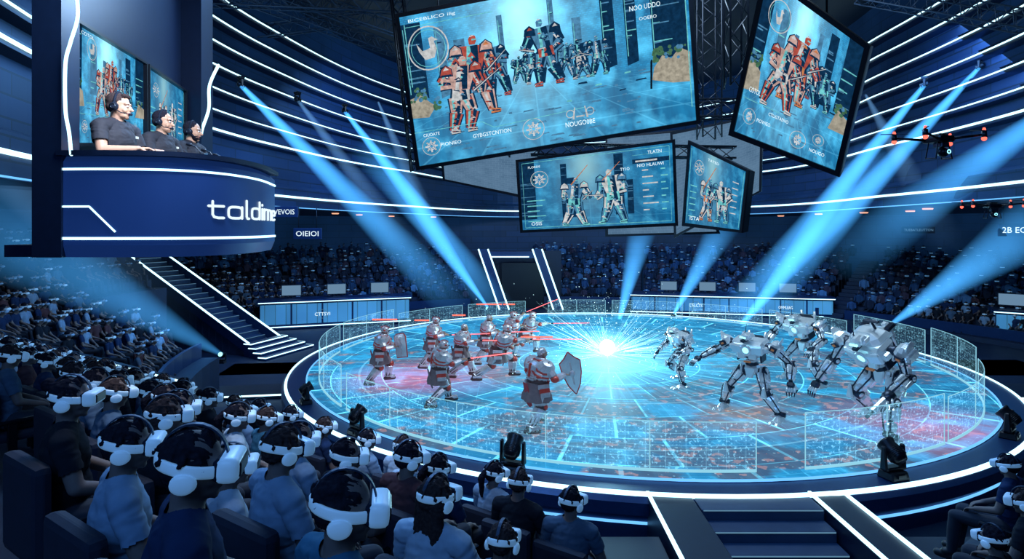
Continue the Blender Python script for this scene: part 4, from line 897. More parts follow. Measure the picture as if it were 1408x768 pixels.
# ------------------------------------------------------------ booth
DK=[P(px,315,Y) for px,Y in ((90,4.95),(150,4.93),(230,5.0),(285,5.22),(325,5.58),(352,6.05),(370,6.75))]
dk=curve([(p.x,p.y,0) for p in DK],180)
bo=thing('commentary_desk','curved dark blue commentary desk with two light lines and large lettering','desk',(0,0,0))
Z0,Z1=4.87,5.71
b=NB(); sweep(b,dk,[(0.02,Z0),(.06,Z0+.1),(.06,Z1-.06),(.0,Z1),(-.06,Z1),(-.06,Z0)]); obj('fascia',b,'deskblue',bo)
b=NB(); sweep(b,dk,[(.0,Z1-.01),(.1,Z1-.01),(.1,Z1+.03),(-.34,Z1+.03),(-.34,Z1-.01)]); obj('desktop',b,'navy',bo)
for z,h in ((Z1-.12,.018),(Z0+.155,.022)):
    b=NB(); sweep(b,dk,[(.055,z-h/2),(.07,z-h/2),(.07,z+h/2),(.055,z+h/2)]); obj('light_line',b,'led',bo)
ss=[0]
for a,c in zip(dk,dk[1:]): ss.append(ss[-1]+(c-a).length)
def dpt(s,z,off=.07):
    s=max(0,min(ss[-1]-1e-4,s)); i=max(k for k in range(len(ss)-1) if ss[k]<=s); t=(s-ss[i])/(ss[i+1]-ss[i]); p=dk[i].lerp(dk[i+1],t); d=(dk[i+1]-dk[i]).normalized(); q=p+V((d.y,-d.x,0))*off; q.z=z; return q
def s_at(px): return min(range(len(dk)),key=lambda i:abs(704+F*dk[i].x/dk[i].y-px))
s0=ss[s_at(282)]; s1=ss[s_at(369)]
def rr_(x0,x1,y0,y1,a0=0,a1=360,n=20):
    out=[]
    for i in range(n+1):
        a=R(a0+(a1-a0)*i/n); c,s=math.cos(a),math.sin(a); e=.55
        out.append(((x0+x1)/2+(x1-x0)/2*math.copysign(abs(c)**e,c),(y0+y1)/2+(y1-y0)/2*math.copysign(abs(s)**e,s)))
    return out
LET=[('t',[[(.06,.86),(.06,.18),(.09,.05),(.17,0),(.30,0)],[(-.02,.62),(.30,.62)]]),
('a',[rr_(.42,.86,0,.62),[(.86,.62),(.86,0)]]),('l',[[(1.04,1.0),(1.04,.12),(1.08,.0),(1.14,0)]]),
('d',[rr_(1.28,1.72,0,.62),[(1.72,1.0),(1.72,0)]]),('i',[[(1.92,.62),(1.92,0)],[(1.92,.84),(1.92,.88)]]),
('r',[[(2.1,.62),(2.1,0)],[(2.1,.42),(2.16,.58),(2.28,.62),(2.38,.62)]]),('n',[[(2.5,0),(2.5,.62)],[(2.5,.45),(2.57,.6),(2.72,.62),(2.86,.6),(2.9,.45),(2.9,0)]]),
('e',[[(3.06,.32),(3.50,.32)],rr_(3.06,3.50,0,.62,8,315)])]
for ch,paths in LET:
    b=NB()
    for pth in paths: tube(b,[dpt(s0+x/3.5*(s1-s0),5.20+y*.165,.066) for x,y in pth],.0115,6)
    obj('letter',b,'text',bo)
b=NB()
for (a1,z1),(a2,z2) in (((.0,5.285),(.26,5.285)),((.26,5.285),(.46,5.08))): cyl(b,dpt(a1,z1,.066),dpt(a2,z2,.066),.008,.008,6)
obj('light_line',b,'led',bo)
bf=thing('booth_platform','dark suspended floor and tall side fin of the commentary booth','booth',(0,0,0))
b=NB(); pts=[(p.x,p.y) for p in dk[::4]]+[(-4.0,9.2),(-5.2,9.2),(-4.2,4.95)]; prism(b,pts,.10,T((0,0,Z0+.0))); obj('floor_slab',b,'navy',bf)
b=NB(); prism(b,[(-3.9,4.86),(-3.66,4.86),(-3.72,5.15),(-3.96,5.15)],12.1,T((0,0,Z0))); obj('side_fin',b,'navy',bf)
b=NB(); prism(b,[(-4.16,5.2),(-4.1,5.2),(-5.0,9.3),(-5.08,9.3)],4.2,T((0,0,Z0))); obj('rear_panel',b,'navy',bf)
b=NB(); prism(b,[(-4.3,4.9),(-3.7,4.9),(-4.3,9.3),(-5.2,9.3)],.2,T((0,0,9.07))); obj('roof_slab',b,'navy',bf)
b=NB(); cyl(b,(-4.6,8.6,9.2),(-4.6,8.6,17),.12,.12,10); cyl(b,(-4.35,6,9.2),(-4.35,6,17),.1,.1,10); obj('hanger_column',b,'black',bf)
b=NB(); tube(b,curve([P(x,y,4.85) for x,y in ((104,-20),(107,22),(97,58),(90,88),(90,150),(95,182),(98,212))],36),.014); obj('light_line',b,'led',bf)
b=NB(); tube(b,curve([P(x,y,8.9) for x,y in ((300,90),(288,118),(287,150),(277,182),(276,212))],30),.024); obj('light_line',b,'led',bf)
b=NB(); prism(b,[(-4.93,8.86),(-4.6,8.86),(-4.6,9.2),(-4.93,9.2)],4.2,T((0,0,Z0))); obj('end_panel',b,'navy',bf)
def wl(px,py,off=.06):
    s=(px-704)/F; Y=(-4.1+.219*5.2+off)/(s+.219); return P(px,py,Y)
screen('booth_screen','wall screen behind the commentators showing fighters in a blue city',wl(97,28),wl(196,88),wl(197,196),wl(95,196),'battle',.05,content=battle2,texts=[('COTOL',.08,.93,.03,.15)],frame=.03)
screen('booth_screen','narrow blue screen at the right end of the booth wall',wl(201,92),wl(252,126),wl(252,205),wl(201,197),'stats',.05,content=stats2,frame=.03)
CJ=dict(SEATJ); CJ.update(chest=(0,0,.90),neck=(0,.0,1.07),shL=(-.18,0,1.01),shR=(.18,0,1.01),elL=(-.235,.07,.80),elR=(.235,.07,.80),wrL=(-.10,.30,.82),wrR=(.10,.30,.82))
def commentator(label,px,py,Y,yaw,hyaw,hp,hair,sc=1.):
    p=P(px,py,Y); root=thing('person',label,'person',(p.x,p.y,p.z-1.21*sc),R(yaw),'commentators'); root.scale=(sc,)*3
    A=T((0,.03,1.21))@Rz(R(hyaw))@Rx(R(hp)); f=human(CJ,A,w=1.08); me=f.mesh('body',.006,3); tg=f.tags(me); me.materials.append(M['skin']); me.materials.append(M['lip'])
    for pl,t in zip(me.polygons,tg):
        if t=='lip': pl.material_index=1
    meobj('body',me,root)
    meobj('polo_shirt',clothes(me,tg,{'torso','upperarm'},.012,'shirt','poloblack',fold=.005),root)
    meobj('trousers',clothes(me,tg,{'thigh','calf'},.008,'trousers','jeans',zmax=.68),root)
    for s in (-1,1): meobj('shoe',clothes(me,tg,{'foot'},.008,'shoe','shoe',side=s),root)
    b=NB(); lathe(b,[(.066,-.03),(.074,-.03),(.068,.018),(.060,.018)],T(V(CJ['neck'])+V((0,0,-.01))),16); obj('collar',b,'poloblack',root)
    hf=Fig(); hf.ell('h',(0,-.024,.048),(.080,.090,.080),A); hf.ell('h',(0,-.052,.0),(.070,.056,.055),A)
    if hair=='quiff': hf.cap('h',A@V((-.04,.05,.095)),A@V((.04,.05,.095)),.022,.02)
    hm=hf.mesh('hair',.007,1); hm.materials.append(M['hair2' if hair=='quiff' else 'hair']); meobj('hair',hm,root)
    if hair=='beard':
        bf_=Fig(); bf_.ell('h',(0,.034,-.08),(.049,.047,.032),A); bf_.cap('h',A@V((-.055,.01,-.04)),A@V((-.04,.04,-.08)),.015,.02); bf_.cap('h',A@V((.055,.01,-.04)),A@V((.04,.04,-.08)),.015,.02)
        bm_=bf_.mesh('beard',.007,1); bm_.materials.append(M['hair']); meobj('beard',bm_,root)
    for s in (-1,1):
        b=NB(); ell(b,A@V((s*.03,.0775,.002)),(.0125,.0115,.009),None,12,0); ell(b,A@V((s*.03,.0875,.002)),(.0055,.0045,.0055),None,10,1); obj('eye',b,['eye','iris'],root)
        b=NB(); capsule(b,A@V((s*.018,.085,.021)),A@V((s*.045,.074,.022)),.004,.003,6); obj('eyebrow',b,'hair',root)
    b=NB(); pts=[V((.088*math.cos(R(a)),-.005,.0+.128*math.sin(R(a)))) for a in range(0,181,12)]
    tube(b,[A@p_ for p_ in pts],.011,8); hs=obj('headphones',b,'blackm',root)
    for s in (-1,1):
        b=NB(); lathe(b,[(0,0),(.034,0),(.038,.01),(.034,.026),(0,.03)],A@align((s*.078,-.005,-.012),(s*.12,-.005,-.012)),18); obj('ear_cup',b,'blackm',hs)
        b=NB(); lathe(b,[(.018,.029),(.025,.032),(.018,.034)],A@align((s*.078,-.005,-.012),(s*.12,-.005,-.012)),18); obj('cup_ring',b,'steel',hs)
    b=NB(); tube(b,[A@V(q) for q in ((.1,.0,-.03),(.09,.05,-.062),(.05,.105,-.068))],.004); capsule(b,A@V((.05,.105,-.068)),A@V((.03,.112,-.066)),.010,.010,8); obj('microphone_boom',b,'blackm',hs)
    b=NB(); box(b,(-.09,.128,.95),(.03,.006,.02)); obj('shirt_badge',b,'text',root)
    ch=thing('studio_stool','low dark studio stool under the '+label.split(' with')[0],'stool',(p.x,p.y,p.z-1.21*sc),R(yaw))
    b=NB(); box(b,(0,0,.42),(.42,.40,.08),bev=.03,seg=2); obj('seat',b,'seat',ch)
    b=NB(); cyl(b,(0,0,.04),(0,0,.4),.03,.03,10); 
    for k in range(5): cyl(b,(0,0,.07),(.2*math.cos(k*1.257),.2*math.sin(k*1.257),.03),.02,.015,6)
    obj('pedestal',b,'black',ch)
commentator('nearest commentator with quiff, black polo and headphones, looking right',160,147,5.6,-98,18,-2,'quiff',1.06)
commentator('middle commentator with black polo and headset, looking right',221,168,6.45,-98,14,-3,'short',1.02)
commentator('farthest commentator with beard, black polo and headset',262,181,7.2,-96,12,-3,'beard',1.02)
for i,(px,Y) in enumerate(((290,5.6),(308,6.0),(322,6.35))):
    p=P(px,0,Y); r=thing('desk_microphone','small black gooseneck microphone on the commentary desk, %s one'%['nearest','middle','farthest'][i],'microphone',(p.x-.1,p.y,Z1+.03),0,'desk microphones')
    b=NB(); lathe(b,[(0,0),(.05,0),(.05,.015),(0,.02)],None,12); obj('base',b,'black',r)
    b=NB(); tube(b,[V((0,0,.01)),V((0,0,.08)),V((-.04,0,.13)),V((-.09,0,.15))],.006); capsule(b,(-.09,0,.15),(-.12,0,.155),.014,.014,8); obj('gooseneck',b,'black',r)
r=thing('audio_mixer','small dark mixing console on the commentary desk','mixer',P(305,0,5.8)*1,R(-60)); r.location.z=Z1+.03; r.location.x-=.14
b=NB(); box(b,(0,0,.03),(.34,.2,.06),bev=.01); obj('console',b,'black',r)
b=NB(); 
for i in range(8): box(b,(-.14+i*.04,-.02,.066),(.012,.03,.015))
obj('faders',b,'led2',r)
# ------------------------------------------------------------ gate, desks, signs
gt=thing('entrance_gate','dark entrance gate with slanted lit pillars behind the stage','gate',(0.2,46,-1))
for x in (-2.75,1.35):
    b=NB(); prism(b,[(x,4.6),(x+.75,4.6),(x+2.35,0),(x+1.6,0)],.5,Rx(R(90))); obj('slanted_pillar',b,'navy2',gt)
    for q in (0,.72):
        b=NB(); cyl(b,(x+q,-.55,4.6),(x+1.6+q,-.55,0),.06,.06,6); obj('light_line',b,'led',gt)
b=NB(); box(b,(-.3,-.1,4.15),(3.6,.5,.5)); obj('lintel',b,'navy2',gt)
b=NB(); box(b,(-.4,-.4,4.0),(3.0,.06,.08)); obj('light_line',b,'led',gt)
b=NB(); box(b,(.6,.3,1.75),(3.2,.1,3.5)); obj('doorway',b,'black',gt)
b=NB(); box(b,(0,1.5,2.2),(7.4,.2,4.4)); obj('gate_wall',b,'navy',gt)
M['deskpan']=panelmat('desk_display',(.06,.20,.36),(.07,.32,.6),.9,.6,.3)
def teamdesk(label,px,py,Y,w,h,yaw,txts,nm=3):
    p=P(px,py,Y); p.z=-1; r=thing('team_desk',label,'desk',p,yaw)
    b=NB(); box(b,(0,0,h/2-.05),(w,1.6,h-.1),bev=.06); obj('plinth',b,'navy2',r)
    b=NB(); box(b,(0,-.05,h),(w+.3,1.9,.12),bev=.03); obj('worktop',b,'navy2',r)
    n=int(w/1.6)
    for i in range(n):
        x=-w/2+w*(i+.5)/n; b=NB(); vs=[b.verts.new(q) for q in ((x-w/n*.47,-.83,.35),(x+w/n*.47,-.83,.35),(x+w/n*.47,-.83,h-.2),(x-w/n*.47,-.83,h-.2))]; b.faces.new(vs)
        obj('lit_panel',b,'deskpan',r,norm=False)
    for z in (.2,h-.06):
        b=NB(); box(b,(0,-.99 if z>.5 else -.84,z),(w+.1,.04,.05)); obj('light_line',b,'led',r)
    for s,fx in txts:
        b=NB(); addtext(b,s,lambda x,y: V((w*fx+x*.9,-.87,h*.45+y*.2))); obj('lettering',b,'text',r,norm=False)
        b=NB(); 
        for q in range(14): cyl(b,(w*fx+.45+.3*math.cos(q*PI/7),-.86,h*.42+.16+.3*math.sin(q*PI/7)*.9),(w*fx+.45+.3*math.cos((q+1)*PI/7),-.86,h*.42+.16+.3*math.sin((q+1)*PI/7)*.9),.012,.012,4)
        obj('emblem',b,'textdim',r)
    for i in range(nm):
        x=-w*.3+w*.6*i/(nm-1); A=Rz(yaw); q=p+A@V((x,.1,h+.06)); m=thing('monitor','pale monitor on the '+label.split(' with')[0]+', %s from the left'%['first','second','third','fourth'][i],'monitor',q,yaw,'monitors on the '+label.split(' with')[0])
        b=NB(); box(b,(0,0,.5),(1.2,.06,.7),bev=.02); obj('casing',b,'steel',m); b=NB(); box(b,(0,-.035,.5),(1.1,.01,.6)); obj('screen_face',b,'pale',m); b=NB(); cyl(b,(0,.03,0),(0,.03,.3),.04,.04,8); box(b,(0,0,.02),(.4,.25,.04)); obj('stand',b,'steel',m)
teamdesk('left team desk with lit front beyond the red knights',463,447,38,9.,1.75,R(20),[('CTTSYI',-.15)])
teamdesk('right team desk with lit front behind the robots',1000,430,42.5,13.4,1.45,R(-12),[('CTLCTS',-.2),('OMMLEAG',.24)],4)
teamdesk('small desk with lit front at the right edge of the stands',1425,470,32,3.4,1.7,R(-40),[('ILNI',-.1)],2)
def sign(label,s,px0,px1,py,hpx,Y,rods=True,mat='text'):
    p=P((px0+px1)/2,py,Y); w=(px1-px0)/F*Y; h=hpx/F*Y; r=thing('hanging_sign',label,'sign',p)
    b=NB(); box(b,(0,.05,0),(w+.3,.08,h+.3),bev=.02); obj('panel',b,'navy2',r)
    b=NB(); addtext(b,s,lambda x,y: V((-w/2+x*w,-.01,-h/2+y*h))); obj('lettering',b,mat,r,norm=False)
    if rods:
        b=NB()
        for k in (-1,1): cyl(b,(k*w*.4,.05,h/2),(k*w*.4,.05,max(.2,6.2-p.z)),.02,.02,5)
        obj('hanger',b,'black',r)
sign('small lit sign under the balcony right of the booth desk','EVEVOIS',373,405,291,7,29.5)
sign('lit sign hanging below the first one near the booth desk','OIEIOI',407,438,321,7,29.5)
sign('lit sign at the right edge under the balcony','2B EO',1378,1412,316,8,27)
sign('small dim sign in the right stands under the balcony','TUEBATLEUTTON',1243,1283,316,3,40,False,'textdim')
for i in range(16):
    a=[152,147,141,135,128,120,112,86,78,70,62,54,46,38,30,22][i]; r=min(32,rf(a)+3+(i%3))
    bm=NB(); lathe(bm,[(0,0),(.22,0),(.25,.06),(0,.06)],T(pol(r,a,6.12)),12); tag(center(obj('downlight',bm,'warm')),'small warm orange downlight under the balcony','lamp','downlights under the balcony')
# ------------------------------------------------------------ drones
def drone(label,loc,s,yaw):
    r=thing('drone',label,'drone',loc,yaw); r.scale=(s,s,s)
    b=NB(); box(b,(0,0,0),(.26,.34,.10),bev=.035,seg=2); box(b,(0,.0,.06),(.16,.22,.05),bev=.02); obj('body',b,'black',r)
    b=NB(); box(b,(0,-.05,-.09),(.14,.16,.07),bev=.01); cyl(b,(0,-.06,-.12),(0,-.06,-.17),.03,.03,8); g_=obj('gimbal',b,'steel',r)
    b=NB(); ell(b,(0,-.08,-.2),(.075,.075,.075),None,14); cyl(b,(0,-.12,-.2),(0,-.18,-.2),.035,.04,12); obj('camera',b,'black',g_)
    b=NB(); lathe(b,[(.02,0),(.032,0),(.032,.006),(.02,.006)],align((0,-.181,-.2),(0,-.3,-.2)),14); obj('lens_ring',b,'cyan',g_)
    for sx in (-1,1):
        b=NB(); tube(b,[V((sx*.09,.08,-.05)),V((sx*.14,.08,-.28)),V((sx*.14,-.1,-.29)),V((sx*.09,-.08,-.05))],.010); obj('landing_leg',b,'black',r)
        for sy in (-1,1):
            e=V((sx*.5,sy*.28,.05)); b=NB(); cyl(b,(sx*.1,sy*.1,.0),e,.022,.016,8); ar=obj('arm',b,'black',r)
            b=NB(); cyl(b,e-V((0,0,.04)),e+V((0,0,.05)),.04,.035,12); obj('motor',b,'steel',ar)
            b=NB(); A=T(e+V((0,0,.06)))@Rz(R(35*sx*sy+20)); box(b,(.1,0,0),(.2,.028,.006),A@Rx(R(10))); box(b,(-.1,0,0),(.2,.028,.006),A@Rx(R(-10))); obj('rotor_blade',b,'steel',ar)
            b=NB(); ell(b,e-V((0,0,.06)),(.036,.036,.036),None,10); cyl(b,e+V((0,0,.065)),e+V((0,0,.1)),.024,.015,8); obj('red_light',b,'red',ar)
drone('larger black camera drone with red lights hovering at the right',P(1290,192,7.2),.80,R(10))
drone('smaller black drone with red lights hovering below the larger one',P(1364,283,11),.78,R(-15))
# ------------------------------------------------------------ knights
ST=dict(pelvis=(0,0,.95),belly=(0,.02,1.08),chest=(0,.05,1.26),neck=(0,.07,1.46),shL=(-.21,.05,1.40),shR=(.21,.05,1.40),elL=(-.38,.12,1.14),elR=(.39,.12,1.15),wrL=(-.28,.36,1.10),wrR=(.30,.38,1.18),
 hpL=(-.1,0,.92),hpR=(.1,0,.92),knL=(-.2,.2,.52),knR=(.18,-.02,.50),anL=(-.24,.16,.10),anR=(.25,-.28,.11),toL=(-.26,.30,.045),toR=(.29,-.15,.045))
POSE={'guard':{},
'lunge':dict(pelvis=(0,0,.84),belly=(0,.05,.97),chest=(0,.13,1.13),neck=(0,.19,1.31),shL=(-.21,.16,1.25),shR=(.21,.16,1.25),elL=(-.39,.1,1.02),wrL=(-.36,.3,.9),elR=(.34,.4,1.2),wrR=(.26,.64,1.22),hpL=(-.1,0,.82),hpR=(.1,0,.82),knL=(-.2,.36,.5),knR=(.18,-.15,.42),anL=(-.22,.36,.1),anR=(.24,-.52,.13),toL=(-.23,.5,.045),toR=(.26,-.4,.045)),
'walk':dict(elL=(-.36,-.1,1.15),wrL=(-.34,.08,.95),elR=(.37,.2,1.2),wrR=(.3,.45,1.28),knR=(.14,.12,.5),anR=(.16,-.25,.14),anL=(-.2,.28,.1),toL=(-.21,.43,.05),toR=(.18,-.12,.045)),
'raise':dict(elR=(.39,.15,1.5),wrR=(.32,.3,1.72),elL=(-.38,.2,1.15),wrL=(-.22,.42,1.2))}
def knight(label,px,feet,yaw,pose,sc,helm,seed,weapon,shield):
    Y=4197/(feet-315); p=P(px,feet,Y); J=dict(ST); J.update(POSE[pose]); rr=random.Random(seed); bw=sc*1.30
    root=thing('knight',label,'armoured fighter',(p.x,p.y,0),R(yaw),'red armoured fighters'); root.scale=(bw,bw,sc)
    J['hnL']=(0,0,-1); J['hnR']=(0,0,-1)
    nk=V(J['neck']); A=T(nk+V((0,.045,.16)))@Rz(R(rr.uniform(-15,15)))@Rx(R(-6))@Matrix.Diagonal((.9,.9,1.02,1)); f=human(J,A,k=1.25,hands=(1.1,1.1),w=1.3); me=f.mesh('body',.013,2); tg=f.tags(me); me.materials.append(M['skin']); meobj('body',me,root)
    meobj('tunic',clothes(me,tg,{'torso','upperarm','lowerarm','neck'},.012,'tunic','greycloth',fold=.006),root)
    meobj('trousers',clothes(me,tg,{'thigh','calf'},.008,'trousers','leather'),root)
    for s in (-1,1): meobj('boot',clothes(me,tg,{'foot','calf'},.022,'boot','leather',side=s),root)
    up=(V(J['neck'])-V(J['pelvis'])).normalized(); yy=V((0,1,0)); yy=(yy-up*up.dot(yy)).normalized(); xx=yy.cross(up); B=T(J['chest'])@Matrix((xx,yy,up)).transposed().to_4x4()
    b=NB(); S_=Matrix.Diagonal((1,.72,1,1)); lathe(b,[(.19,-.24),(.22,-.13),(.27,.0),(.275,.1),(.2,.19),(.11,.22)],B@S_,12,smooth=False)
    for sy in (1,-1):
        box(b,(-.11,sy*.175,.06),(.15,.05,.13),B,bev=.018); box(b,(.11,sy*.175,.06),(.15,.05,.13),B,bev=.018); box(b,(0,sy*.19,.0),(.05,.04,.30),B,bev=.012,mi=1)
        for k in range(3): box(b,(0,sy*.158,-.09-.055*k),(.26-.02*k,.05,.042),B,bev=.012,mi=0)
        for sx in (-1,1): box(b,(sx*.19,sy*.10,-.06),(.05,.10,.16),B,bev=.012,mi=1)
    box(b,(0,.0,.215),(.24,.2,.05),B,bev=.02,mi=1); lathe(b,[(.10,.20),(.125,.21),(.12,.27),(.10,.275)],B@S_,14)
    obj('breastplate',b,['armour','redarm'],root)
    b=NB(); Bp=T(J['pelvis']); lathe(b,[(.20,.03),(.215,.06),(.215,.10),(.20,.13)],Bp@S_,16); box(b,(0,.16,.08),(.10,.03,.09),Bp,bev=.01,mi=1)
    for s in (-1,1): box(b,(s*.17,.08,.02),(.07,.08,.11),Bp,bev=.012)
    obj('belt',b,['leather','armour'],root)
    b=NB(); lathe(b,[(.19,.06),(.22,-.08),(.27,-.22),(.29,-.34)],Bp@Matrix.Diagonal((1,.85,1,1)),32,mod=lambda u,z:1+(.07 if z<0 else .0)*math.sin(u*2*PI*8)); obj('skirt',b,'greycloth',root)
    for sy in (1,-1):
        b=NB(); pts=[(-.065,.06),(.065,.06),(.09,-.44),(0,-.50),(-.09,-.44)]; prism(b,pts[::-1],.012,Bp@T((0,sy*.215,0))@Rx(R(90+sy*-10))); obj('tabard',b,'redcloth' if seed%2 else 'greycloth',root)
    for s_ in (-1,1):
        b=NB()
        for k in range(3): box(b,(s_*(.235+.016*k),0,-.03-.085*k),(.035,.22-.02*k,.10),Bp@Matrix.Rotation(R(-8*s_),4,'Y'),bev=.01,mi=k%2)
        obj('hip_plate',b,['armour','redarm'],root)
    for s_,e_ in ((-1,'L'),(1,'R')):
        sh,el,wr=[V(J[q+e_]) for q in ('sh','el','wr')]; A2=align(sh+V((0,0,-.03)),sh+V((s_*.10,0,.1)))
        b=NB()
        for k in range(4): lathe(b,[(0,.16-.05*k),(.09,.14-.05*k),(.165+.012*k,.03-.05*k),(.175+.012*k,.0-.05*k),(.14+.01*k,-.0-.05*k)],A2,10,mi=1 if k in (1,3) else 0,smooth=False)
        cyl(b,A2@V((0,0,.15)),A2@V((0,0,.22)),.025,.003,6,0)
        obj('pauldron',b,['armour','redarm'],root)
        b=NB(); lathe(b,[(.06,0),(.085,.02),(.076,.12),(.060,.2),(.076,.215)],align(el.lerp(wr,.05),wr),8,smooth=False); ell(b,el,(.08,.08,.08),None,8,1); lathe(b,[(.07,0),(.086,.03),(.078,.13),(.06,.15)],align(sh.lerp(el,.4),el),8,smooth=False); obj('vambrace',b,['armour','redarm'],root)
        kn,an,hp=V(J['kn'+e_]),V(J['an'+e_]),V(J['hp'+e_]); b=NB(); L=(an-kn).length; lathe(b,[(.085,.03),(.115,.06),(.105,.18),(.078,L-.05),(.092,L-.02)],align(kn,an),8,smooth=False); ell(b,kn+V((0,.035,0)),(.095,.088,.105),None,8,1); lathe(b,[(.11,0),(.126,.04),(.108,.2),(.09,.22)],align(hp.lerp(kn,.42),kn),10,smooth=False); obj('greave',b,['armour','redarm'],root)
        b=NB(); to=V(J['to'+e_]); box(b,((an+to)/2+V((0,0,.03))),(.125,.21,.07),None,bev=.02,seg=2); obj('sabaton',b,'armour',root)
    b=NB()
    if helm:
        ell(b,(0,-.015,.03),(.10,.12,.11),A,16,0); box(b,(0,.085,-.045),(.12,.06,.10),A,bev=.02,mi=0); box(b,(0,.108,.005),(.13,.03,.018),A,mi=2); 
        for k in range(7): box(b,(0,.09-.035*k,.13-.004*(k-3)**2),(.02,.03,.05),A,bev=.004,mi=1)
        for s_ in (-1,1): cyl(b,A@V((s_*.09,0,.02)),A@V((s_*.12,0,.02)),.03,.02,10,1)
        obj('helmet',b,['armour','redarm','black'],root)
    else:
        b.free(); hm=hairmesh('curly',A,.012); hm.materials.append(M['armour']); meobj('hood',hm,root)
    MW=T((p.x,p.y,0))@Rz(R(yaw))@Matrix.Diagonal((bw,bw,sc,1))
    if weapon:
        wr=V(J['wrR']); el=V(J['elR']); g0=MW@(wr+(wr-el).normalized()*.08+V((0,0,-.02))); d=(Rz(R(yaw))@V(weapon[0])); L=weapon[1]
        w_=thing('energy_sword','red glowing sword held by the '+' '.join(label.split()[:9]),'sword',(0,0,0)); w_.matrix_world=align(g0,g0+d,(0,0,1))
        b=NB(); cyl(b,(0,0,-.1),(0,0,.1),.018,.02,8); ell(b,(0,0,-.12),(.028,.028,.028),None,8); obj('hilt',b,'black',w_)
        b=NB(); box(b,(0,0,.11),(.2,.04,.03),bev=.008); obj('guard',b,'steel',w_)
        b=NB(); prism(b,[(-.025,0),(.025,0),(.023,L-.12),(0,L),(-.023,L-.12)],.02,T((0,.010,.12))@Rx(R(90))); obj('blade',b,'redblade',w_)
    if shield:
        wr=V(J['wr'+shield[2]]); c=MW@(wr+V((-.04 if shield[2]=='L' else .04,.12,.02))); A3=T(c)@Rz(R(yaw+shield[1]))@Matrix.Rotation(R(-12),4,'Y')
        w_=thing('shield','%s held by the %s'%('tall rectangular shield' if shield[0]=='rect' else 'narrow pointed shield',' '.join(label.split()[:8])),'shield',(0,0,0)); w_.matrix_world=A3
        b=NB()
        if shield[0]=='rect': pts=[(-.27,-.36),(.27,-.36),(.3,.3),(.2,.4),(-.2,.4),(-.3,.3)]
        else: pts=[(0,-.54),(.15,-.30),(.24,.0),(.27,.30),(.14,.40),(0,.56),(-.14,.40),(-.27,.30),(-.24,.0),(-.15,-.30)]
        prism(b,pts,.03,T((0,.03,0))@Rx(R(90))); obj('plate',b,'mech',w_)
        b=NB()
        for i in range(len(pts)): 
            q0,q1=pts[i],pts[(i+1)%len(pts)]; cyl(b,(q0[0],.015,q0[1]),(q1[0],.015,q1[1]),.02,.02,6)
        obj('rim',b,'redarm',w_)
        b=NB(); ell(b,(0,.035,0),(.08,.04,.08),None,14); ell(b,(0,-.005,0),(.08,.04,.08),None,14); box(b,(0,.032,0),(.04,.02,.6),bev=.005); box(b,(0,-.002,0),(.04,.02,.6),bev=.005); obj('boss',b,'armour',w_)
    return root
KN=[('knight with rectangular shield at far left of the fight',523,525,-82,'guard',1.06,True,1,None,('rect',40,'R')),
('knight striding in front left with sword',603,556,-70,'walk',1.06,True,2,((0,1,.05),1.3),None),
('knight with sword at the left rear of the group',594,503,-85,'guard',1.04,True,3,((0,1,.02),1.4),None),
('hooded knight between the left rear and middle ones',633,517,-95,'walk',1.04,False,4,((0,1,0),1.3),None),
('lunging knight in the middle of the group',684,519,-88,'lunge',1.14,True,5,((0,1,.0),1.7),None),
('knight with raised arm at the back of the group',701,494,-80,'raise',1.06,True,6,((.3,.9,.4),1.3),None),
('large hooded knight nearest the camera with pointed shield',738,586,-62,'guard',1.16,False,7,None,('kite',62,'R')),
('hooded knight peering between middle and rear ones',668,498,-90,'guard',1.04,False,8,((0,1,.03),1.3),None),
('lunging knight at the right rear of the group',722,486,-85,'lunge',1.06,True,9,((0,1,.0),1.5),None)]
for k in KN: knight(*k)
for i,(x0,x1,y,Y,l) in enumerate([(512,546,439,20,'left shield bearer'),(655,690,418,24,'rear of the knights'),(692,708,418,23.5,'knight with the raised arm'),(622,640,433,21.5,'knights left of the middle'),(716,760,463,20.5,'middle lunging knight'),(570,590,440,22,'left rear knight')]):
    a,c=P(x0,y,Y),P(x1,y,Y); bm=NB(); box(bm,(a+c)/2,((c-a).length,.02,.045)); tag(center(obj('hologram_bar',bm,'red')),'thin red hologram bar floating over the '+l,'hologram bar')
